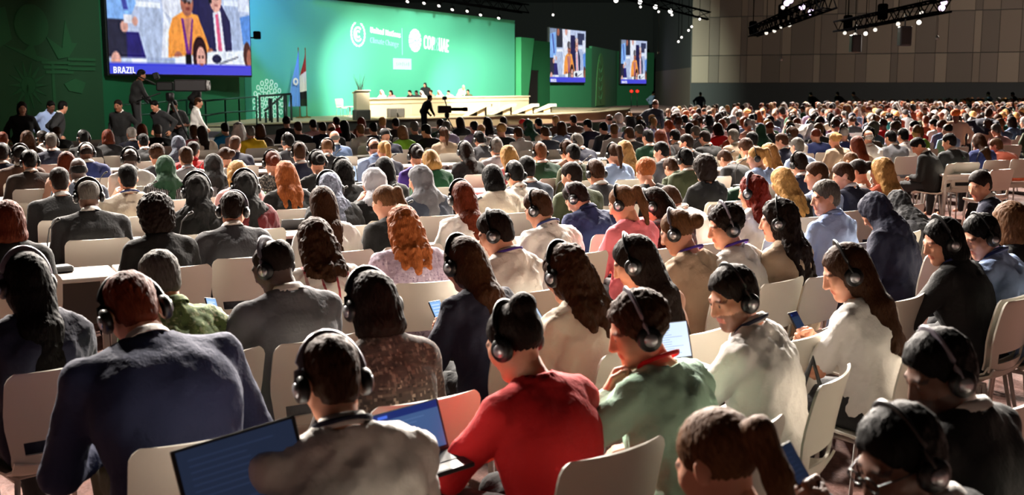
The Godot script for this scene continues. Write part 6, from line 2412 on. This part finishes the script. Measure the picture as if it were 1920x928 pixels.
func upright_people() -> void:
	for line in UPRIGHT:
		var q: PackedStringArray = line.split("|")
		var p := parse(fix(q[0]))
		p.stand = true
		var up: float = p.get("up", 0.0)
		var h: float = p.h
		p.lod = "B" if p.py > 186.0 and p.px < 420.0 else "C"
		if not p.has("la"):
			p.la = "side"
			p.ra = "side"
		var d := ray(p.px, p.py)
		var depth := 30.0
		if absf(p.py - 162.0) > 12.0 and h != 2.0:
			depth = -(EYE + d * ((h - EYE.y) / d.y)).z
		if p.py < 192.0 and p.px > 1000.0:
			depth = 64.0
			if p.px > 1200 and p.px < 1240:
				depth = 72.0
		if p.px < 420.0:
			depth = clampf(depth, 18.0, 30.0)
		if p.px == 377.0:
			depth = 31.0
		if p.px == 265.0:
			depth = 26.8
		var a := at(p.px, p.py, depth)
		var j := skeleton(p)
		p.yaw = deg_to_rad(p.get("y", 0.0))
		var off: Vector3 = Basis(Vector3.UP, p.yaw) * Vector3(j.head.origin.x, 0, j.head.origin.z)
		p.pos = Vector3(a.x, up, a.z) - off
		p.pos.y = up
		var label: String = describe(p) + ", " + q[1]
		if words(label) > 16:
			label = "person in %s %s, %s" % [p.cloth, p.top, q[1]]
		person(p, label, "people standing in the hall")

# ---------------------------------------------------------------- what people hold and have beside them
func between(p: Dictionary) -> Transform3D:         # between that person's hands, in the hall's frame
	var j: Dictionary = p.j
	var m: Vector3 = (j[0].hand * Vector3(0, 0, -0.08) + j[1].hand * Vector3(0, 0, -0.08)) / 2.0
	return p.node.transform * Transform3D(Basis.IDENTITY, m)

func belongings() -> void:
	for q in [[1585, 510, "dark", 0.25, "dark phone held in both hands by the white T-shirt wearer"], [869, 495, "phone", 1.2, "phone with a bright blue screen held by the long-haired navy blouse"], [1692, 862, "dim", 1.0, "phone with a dim screen held by the person in glasses"]]:
		var p := find(q[0], q[1])
		var xf := between(p)
		phone(xf * Transform3D(Basis(Vector3.RIGHT, -0.6), Vector3(0, 0.04, -0.01)), q[4], "slate" if q[2] == "dark" else q[2], q[3])
	var g := find(513, 500)
	var hx: Transform3D = g.node.transform * Transform3D(Basis(Vector3.RIGHT, -0.5), g.j[0].hand * Vector3(0, 0.01, -0.09))
	phone(hx * Transform3D(Basis(Vector3.UP, 0.5), Vector3(0, 0.05, 0)), "phone with a pale blue screen held by the grey-jacketed person", "phone", 1.2, 0.08, 0.16)
	for q in [[1060, 513, "page", 1.0, "tablet with a pale screen held by the wavy-haired cream blouse"], [1189, 492, "phone", 0.8, "phone with a pale screen held by the sleeveless tan top"]]:
		var p := find(q[0], q[1])
		phone(between(p) * Transform3D(Basis(Vector3.RIGHT, -0.75), Vector3(0.05, 0.08, -0.05)), q[4], q[2], q[3], 0.17 if q[0] == 1060 else 0.075, 0.23 if q[0] == 1060 else 0.15)
	for q in [[500, 925, 2.75, 0.5, 0.15, "dim", 1.3, 105.0, 0.34, "dark laptop in front of the white-shirted person nearest the camera"], [802, 832, 3.4, 0.55, 0.1, "slate", 1.0, 108.0, 0.25, "small laptop with a blue page in front of the red sweater"], [1276, 656, 4.4, 0.45, 0.0, "page", 1.25, 108.0, 0.24, "laptop with a bright white page before the bearded person"],
			[1664, 560, 6.0, 0.9, 0.0, "dim", 2.0, 112.0, 0.3, "laptop with a dim screen before the black bob"]]:
		var v := at(q[0], q[1], q[2])
		laptop(Transform3D(Basis(Vector3.UP, q[3]) * Basis(Vector3.BACK, q[4]), v - Vector3(0, q[8] * 0.34, 0)), q[9], q[5], q[6], q[7], q[8])
	for q in [[555, 392, "document", 1.0, "open laptop with a text page on the desk left of the long-haired white blouse"], [655, 384, "blue", 0.9, "open laptop with a deep blue screen on the desk before the ponytail"], [652, 326, "page", 1.0, "open laptop with a bright page before the light blue shirt"],
			[241, 280, "page", 1.1, "open laptop with a bright page before the black-haired charcoal jacket"], [268, 348, "page", 1.0, "open laptop with a bright page right of the cream shirt"], [1182, 322, "phone", 0.8, "open laptop with a pale blue screen beside the light blue blouse"], [602, 268, "page", 0.9, "open laptop with a pale page before the bald dark grey jacket"]]:
		var v := on(q[0], q[1], 0.84)
		var best := 0
		for k in ROWS.size():
			if absf(ROWS[k] + 0.66 - rows_c(v)) < absf(ROWS[best] + 0.66 - rows_c(v)):
				best = k
		var dir := Vector3(v.x, 0, v.z).normalized()
		v += dir * (ROWS[best] + 0.66 - rows_c(v)) / rows_c(dir)
		laptop(Transform3D(Basis(Vector3.UP, TURN - 0.1), Vector3(v.x, 0.742, v.z)), q[4], q[2], q[3])
	var np := find(459, 350)
	name_card(from_rows(ROWS[np.row] + 0.8, rows_u(np.pos) + 0.62) + Vector3(0, 0.742, 0), TURN + PI, "black name plate on the desk left of the open text-page laptop")
	# coats, bags, straps
	var gc := on(1362, 362, 0.8)
	var coat := thing("coat", "dark green coat hung over the back of an empty chair", "coat", Vector3(gc.x, 0, gc.z), TURN)
	var rows := []
	for n in 14:
		var t := n / 13.0
		var row := []
		for k in 17:
			var u := k / 16.0
			var y := 0.87 - absf(t - 0.25) * 0.8 if t > 0.25 else 0.87 - (0.25 - t) * 1.2
			row.append(Vector3((u - 0.5) * (0.44 + 0.06 * t), y + 0.02 * sin(u * 9.0), (0.07 if t > 0.25 else -0.04) * (1.0 - exp(-absf(t - 0.25) * 30.0)) + 0.02 * sin(u * 17.0 + t * 3.0)))
		rows.append(row)
	put("cloth", sheet(rows, 0.012), cloth("dark green"), coat)
	bag(on(1690, 470, 0.5), 0.3, Vector3(0.3, 0.36, 0.16), "black", "black bag standing on the empty chair beside the dark-strapped one")
	bag(on(640, 780, 0.2), 0.4, Vector3(0.32, 0.3, 0.16), "maroon", "dark red patterned bag on the floor beneath the grey jacket's chair")
	bag(on(1835, 395, 0.2), 0.2, Vector3(0.34, 0.36, 0.2), "black", "black backpack on the floor beside the navy-jacketed person on the right")
	bag(on(1650, 770, 0.15), 0.7, Vector3(0.3, 0.28, 0.18), "charcoal", "charcoal bag on the carpet under the chairs at the right")
	for q in [[1660, 466, "dark strap hanging over the back of an empty white chair"], [1520, 705, "black strap hung over the empty chair next to the bearded person"]]:
		var b := on(q[0], q[1], 0.8)
		var o := thing("strap", q[2], "strap", Vector3(b.x, 0, b.z), 0.6)
		put("band", tube([Vector3(0, 0.42, 0.08), Vector3(0.02, 0.7, 0.06), Vector3(0.01, 0.87, 0.0), Vector3(0.0, 0.7, -0.06)], [0.02], 6, Vector2(0.3, 1.0)), mat("black plastic", Color(0.05, 0.05, 0.055), 0.5), o)

func bag(pos: Vector3, yaw: float, size: Vector3, col: String, label: String) -> void:
	var o := thing("bag", label, "bag", Vector3(pos.x, 0.0 if pos.y < 0.4 else 0.46, pos.z), yaw)
	var s := Sdf.new(Vector3(-size.x, -0.05, -size.z), Vector3(size.x, size.y * 1.3, size.z), 0.02)
	s.cap(Vector3(-size.x * 0.28, size.z * 0.5, 0), Vector3(size.x * 0.28, size.z * 0.5, 0), size.z * 0.5, size.z * 0.5, 0.02)
	s.cap(Vector3(-size.x * 0.24, size.y * 0.75, 0), Vector3(size.x * 0.24, size.y * 0.75, 0), size.z * 0.4, size.z * 0.4, 0.12)
	s.cap(Vector3(0, size.z * 0.5, 0), Vector3(0, size.y * 0.7, 0), size.z * 0.55, size.z * 0.5, 0.1)
	put("body", to_mesh([finish(s.mesh(), 0.012, Vector3(12, 12, 12))]), cloth(col), o)
	put("handle", tube([Vector3(-size.x * 0.2, size.y * 0.95, 0), Vector3(-size.x * 0.15, size.y * 1.25, 0), Vector3(size.x * 0.15, size.y * 1.25, 0), Vector3(size.x * 0.2, size.y * 0.95, 0)], [0.012], 6), mat("black plastic", Color(0.05, 0.05, 0.055), 0.5), o)
# ---------------------------------------------------------------- signed distance grid, meshed as surface nets
class Sdf:
	var o: Vector3
	var c: float
	var nx: int
	var ny: int
	var nz: int
	var f: PackedFloat32Array

	func _init(lo: Vector3, hi: Vector3, cell: float) -> void:
		o = lo
		c = cell
		nx = int((hi.x - lo.x) / c) + 2
		ny = int((hi.y - lo.y) / c) + 2
		nz = int((hi.z - lo.z) / c) + 2
		f = PackedFloat32Array()
		f.resize(nx * ny * nz)
		f.fill(1.0)

	# a tapered capsule, joined with a smooth minimum of width k (or taken away when cut is set)
	func cap(a: Vector3, b: Vector3, ra: float, rb: float, k: float, cut := false) -> void:
		var m := maxf(ra, rb) + k + 2.0 * c
		var lo := (a.min(b) - Vector3(m, m, m) - o) / c
		var hi := (a.max(b) + Vector3(m, m, m) - o) / c
		var x0 := maxi(0, int(lo.x))
		var x1 := mini(nx, int(hi.x) + 2)
		var y0 := maxi(0, int(lo.y))
		var y1 := mini(ny, int(hi.y) + 2)
		var z0 := maxi(0, int(lo.z))
		var z1 := mini(nz, int(hi.z) + 2)
		var bx := b.x - a.x
		var by := b.y - a.y
		var bz := b.z - a.z
		var inv := 1.0 / maxf(bx * bx + by * by + bz * bz, 1e-9)
		var dr := rb - ra
		var q := 0.25 / maxf(k, 1e-6)
		var far := k + 2.0 * c
		for iz in range(z0, z1):
			var pz := o.z + iz * c - a.z
			for iy in range(y0, y1):
				var py := o.y + iy * c - a.y
				var s := py * by + pz * bz
				var i := (iz * ny + iy) * nx + x0
				var px := o.x + x0 * c - a.x
				for ix in range(x0, x1):
					var h := clampf((px * bx + s) * inv, 0.0, 1.0)
					var dx := px - bx * h
					var dy := py - by * h
					var dz := pz - bz * h
					var d := sqrt(dx * dx + dy * dy + dz * dz) - ra - dr * h
					if d < far:
						var e := f[i]
						if cut:
							d = -d
							var t := k - absf(e - d)
							f[i] = maxf(e, d) + (t * t * q if t > 0.0 else 0.0)
						else:
							var t := k - absf(e - d)
							f[i] = minf(e, d) - (t * t * q if t > 0.0 else 0.0)
					i += 1
					px += c

	# an ellipsoid turned by b
	func ell(p: Vector3, r: Vector3, k: float, b := Basis.IDENTITY, cut := false) -> void:
		var m := maxf(r.x, maxf(r.y, r.z)) + k + 2.0 * c
		var lo := (p - Vector3(m, m, m) - o) / c
		var hi := (p + Vector3(m, m, m) - o) / c
		var x0 := maxi(0, int(lo.x))
		var x1 := mini(nx, int(hi.x) + 2)
		var y0 := maxi(0, int(lo.y))
		var y1 := mini(ny, int(hi.y) + 2)
		var z0 := maxi(0, int(lo.z))
		var z1 := mini(nz, int(hi.z) + 2)
		var ir := Vector3(1.0 / r.x, 1.0 / r.y, 1.0 / r.z)
		var far := k + 2.0 * c
		var q := 0.25 / maxf(k, 1e-6)
		var t3 := b.transposed()
		var rm := minf(r.x, minf(r.y, r.z))
		for iz in range(z0, z1):
			for iy in range(y0, y1):
				var i := (iz * ny + iy) * nx + x0
				for ix in range(x0, x1):
					var v: Vector3 = (t3 * (Vector3(o.x + ix * c, o.y + iy * c, o.z + iz * c) - p)) * ir
					var k0 := v.length()
					var d := -rm
					if k0 > 1e-4:
						d = k0 * (k0 - 1.0) / (v * ir).length()
					if d < far:
						var e := f[i]
						if cut:
							d = -d
							var t := k - absf(e - d)
							f[i] = maxf(e, d) + (t * t * q if t > 0.0 else 0.0)
						else:
							var t := k - absf(e - d)
							f[i] = minf(e, d) - (t * t * q if t > 0.0 else 0.0)
					i += 1

	# takes away what lies beyond the plane through p with the outward normal n
	func plane(p: Vector3, n: Vector3, k := 0.004) -> void:
		var q := 0.25 / k
		for iz in nz:
			for iy in ny:
				var i := (iz * ny + iy) * nx
				var d := (o.x - p.x) * n.x + (o.y + iy * c - p.y) * n.y + (o.z + iz * c - p.z) * n.z
				var st := n.x * c
				for ix in nx:
					if d > -k:
						var e := f[i]
						if e < 1.0:
							var t := k - absf(e - d)
							f[i] = maxf(e, d) + (t * t * q if t > 0.0 else 0.0)
					i += 1
					d += st

	# [positions, indices]
	func mesh() -> Array:
		var vs := PackedVector3Array()
		var at := PackedInt32Array()
		var cells := PackedInt32Array()
		at.resize(nx * ny * nz)
		at.fill(-1)
		var lim := 3.0 * c
		var sy := nx
		var sz := nx * ny
		for iz in nz - 1:
			for iy in ny - 1:
				var i := (iz * ny + iy) * nx - 1
				for ix in nx - 1:
					i += 1
					var a := f[i]
					if a > lim or a < -lim:
						continue
					var b := f[i + 1]
					var d := f[i + sy]
					var e := f[i + sy + 1]
					var g := f[i + sz]
					var h := f[i + sz + 1]
					var j := f[i + sz + sy]
					var l := f[i + sz + sy + 1]
					var n := int(a < 0.0) + int(b < 0.0) + int(d < 0.0) + int(e < 0.0) + int(g < 0.0) + int(h < 0.0) + int(j < 0.0) + int(l < 0.0)
					if n == 0 or n == 8:
						continue
					var sx := 0.0
					var sy_ := 0.0
					var sz_ := 0.0
					var m := 0
					if (a < 0.0) != (b < 0.0):
						sx += a / (a - b); m += 1
					if (d < 0.0) != (e < 0.0):
						sx += d / (d - e); sy_ += 1.0; m += 1
					if (g < 0.0) != (h < 0.0):
						sx += g / (g - h); sz_ += 1.0; m += 1
					if (j < 0.0) != (l < 0.0):
						sx += j / (j - l); sy_ += 1.0; sz_ += 1.0; m += 1
					if (a < 0.0) != (d < 0.0):
						sy_ += a / (a - d); m += 1
					if (b < 0.0) != (e < 0.0):
						sy_ += b / (b - e); sx += 1.0; m += 1
					if (g < 0.0) != (j < 0.0):
						sy_ += g / (g - j); sz_ += 1.0; m += 1
					if (h < 0.0) != (l < 0.0):
						sy_ += h / (h - l); sx += 1.0; sz_ += 1.0; m += 1
					if (a < 0.0) != (g < 0.0):
						sz_ += a / (a - g); m += 1
					if (b < 0.0) != (h < 0.0):
						sz_ += b / (b - h); sx += 1.0; m += 1
					if (d < 0.0) != (j < 0.0):
						sz_ += d / (d - j); sy_ += 1.0; m += 1
					if (e < 0.0) != (l < 0.0):
						sz_ += e / (e - l); sx += 1.0; sy_ += 1.0; m += 1
					var w := c / m
					at[i] = vs.size()
					cells.append(i)
					vs.append(Vector3(o.x + ix * c + sx * w, o.y + iy * c + sy_ * w, o.z + iz * c + sz_ * w))
		var ids := PackedInt32Array()
		for i in cells:
			var a := f[i] < 0.0
			var v := at[i]
			if a != (f[i + 1] < 0.0):
				var p := at[i - sy] if i >= sy else -1
				var r := at[i - sz] if i >= sz else -1
				var t := at[i - sy - sz] if i >= sy + sz else -1
				if p >= 0 and r >= 0 and t >= 0:
					if a:
						ids.append_array([v, t, p, v, r, t])
					else:
						ids.append_array([v, p, t, v, t, r])
			if a != (f[i + sy] < 0.0):
				var p := at[i - 1] if i >= 1 else -1
				var r := at[i - sz] if i >= sz else -1
				var t := at[i - 1 - sz] if i >= 1 + sz else -1
				if p >= 0 and r >= 0 and t >= 0:
					if a:
						ids.append_array([v, p, t, v, t, r])
					else:
						ids.append_array([v, t, p, v, r, t])
			if a != (f[i + sz] < 0.0):
				var p := at[i - 1] if i >= 1 else -1
				var r := at[i - sy] if i >= sy else -1
				var t := at[i - 1 - sy] if i >= 1 + sy else -1
				if p >= 0 and r >= 0 and t >= 0:
					if a:
						ids.append_array([v, t, p, v, r, t])
					else:
						ids.append_array([v, p, t, v, t, r])
		return [vs, ids]
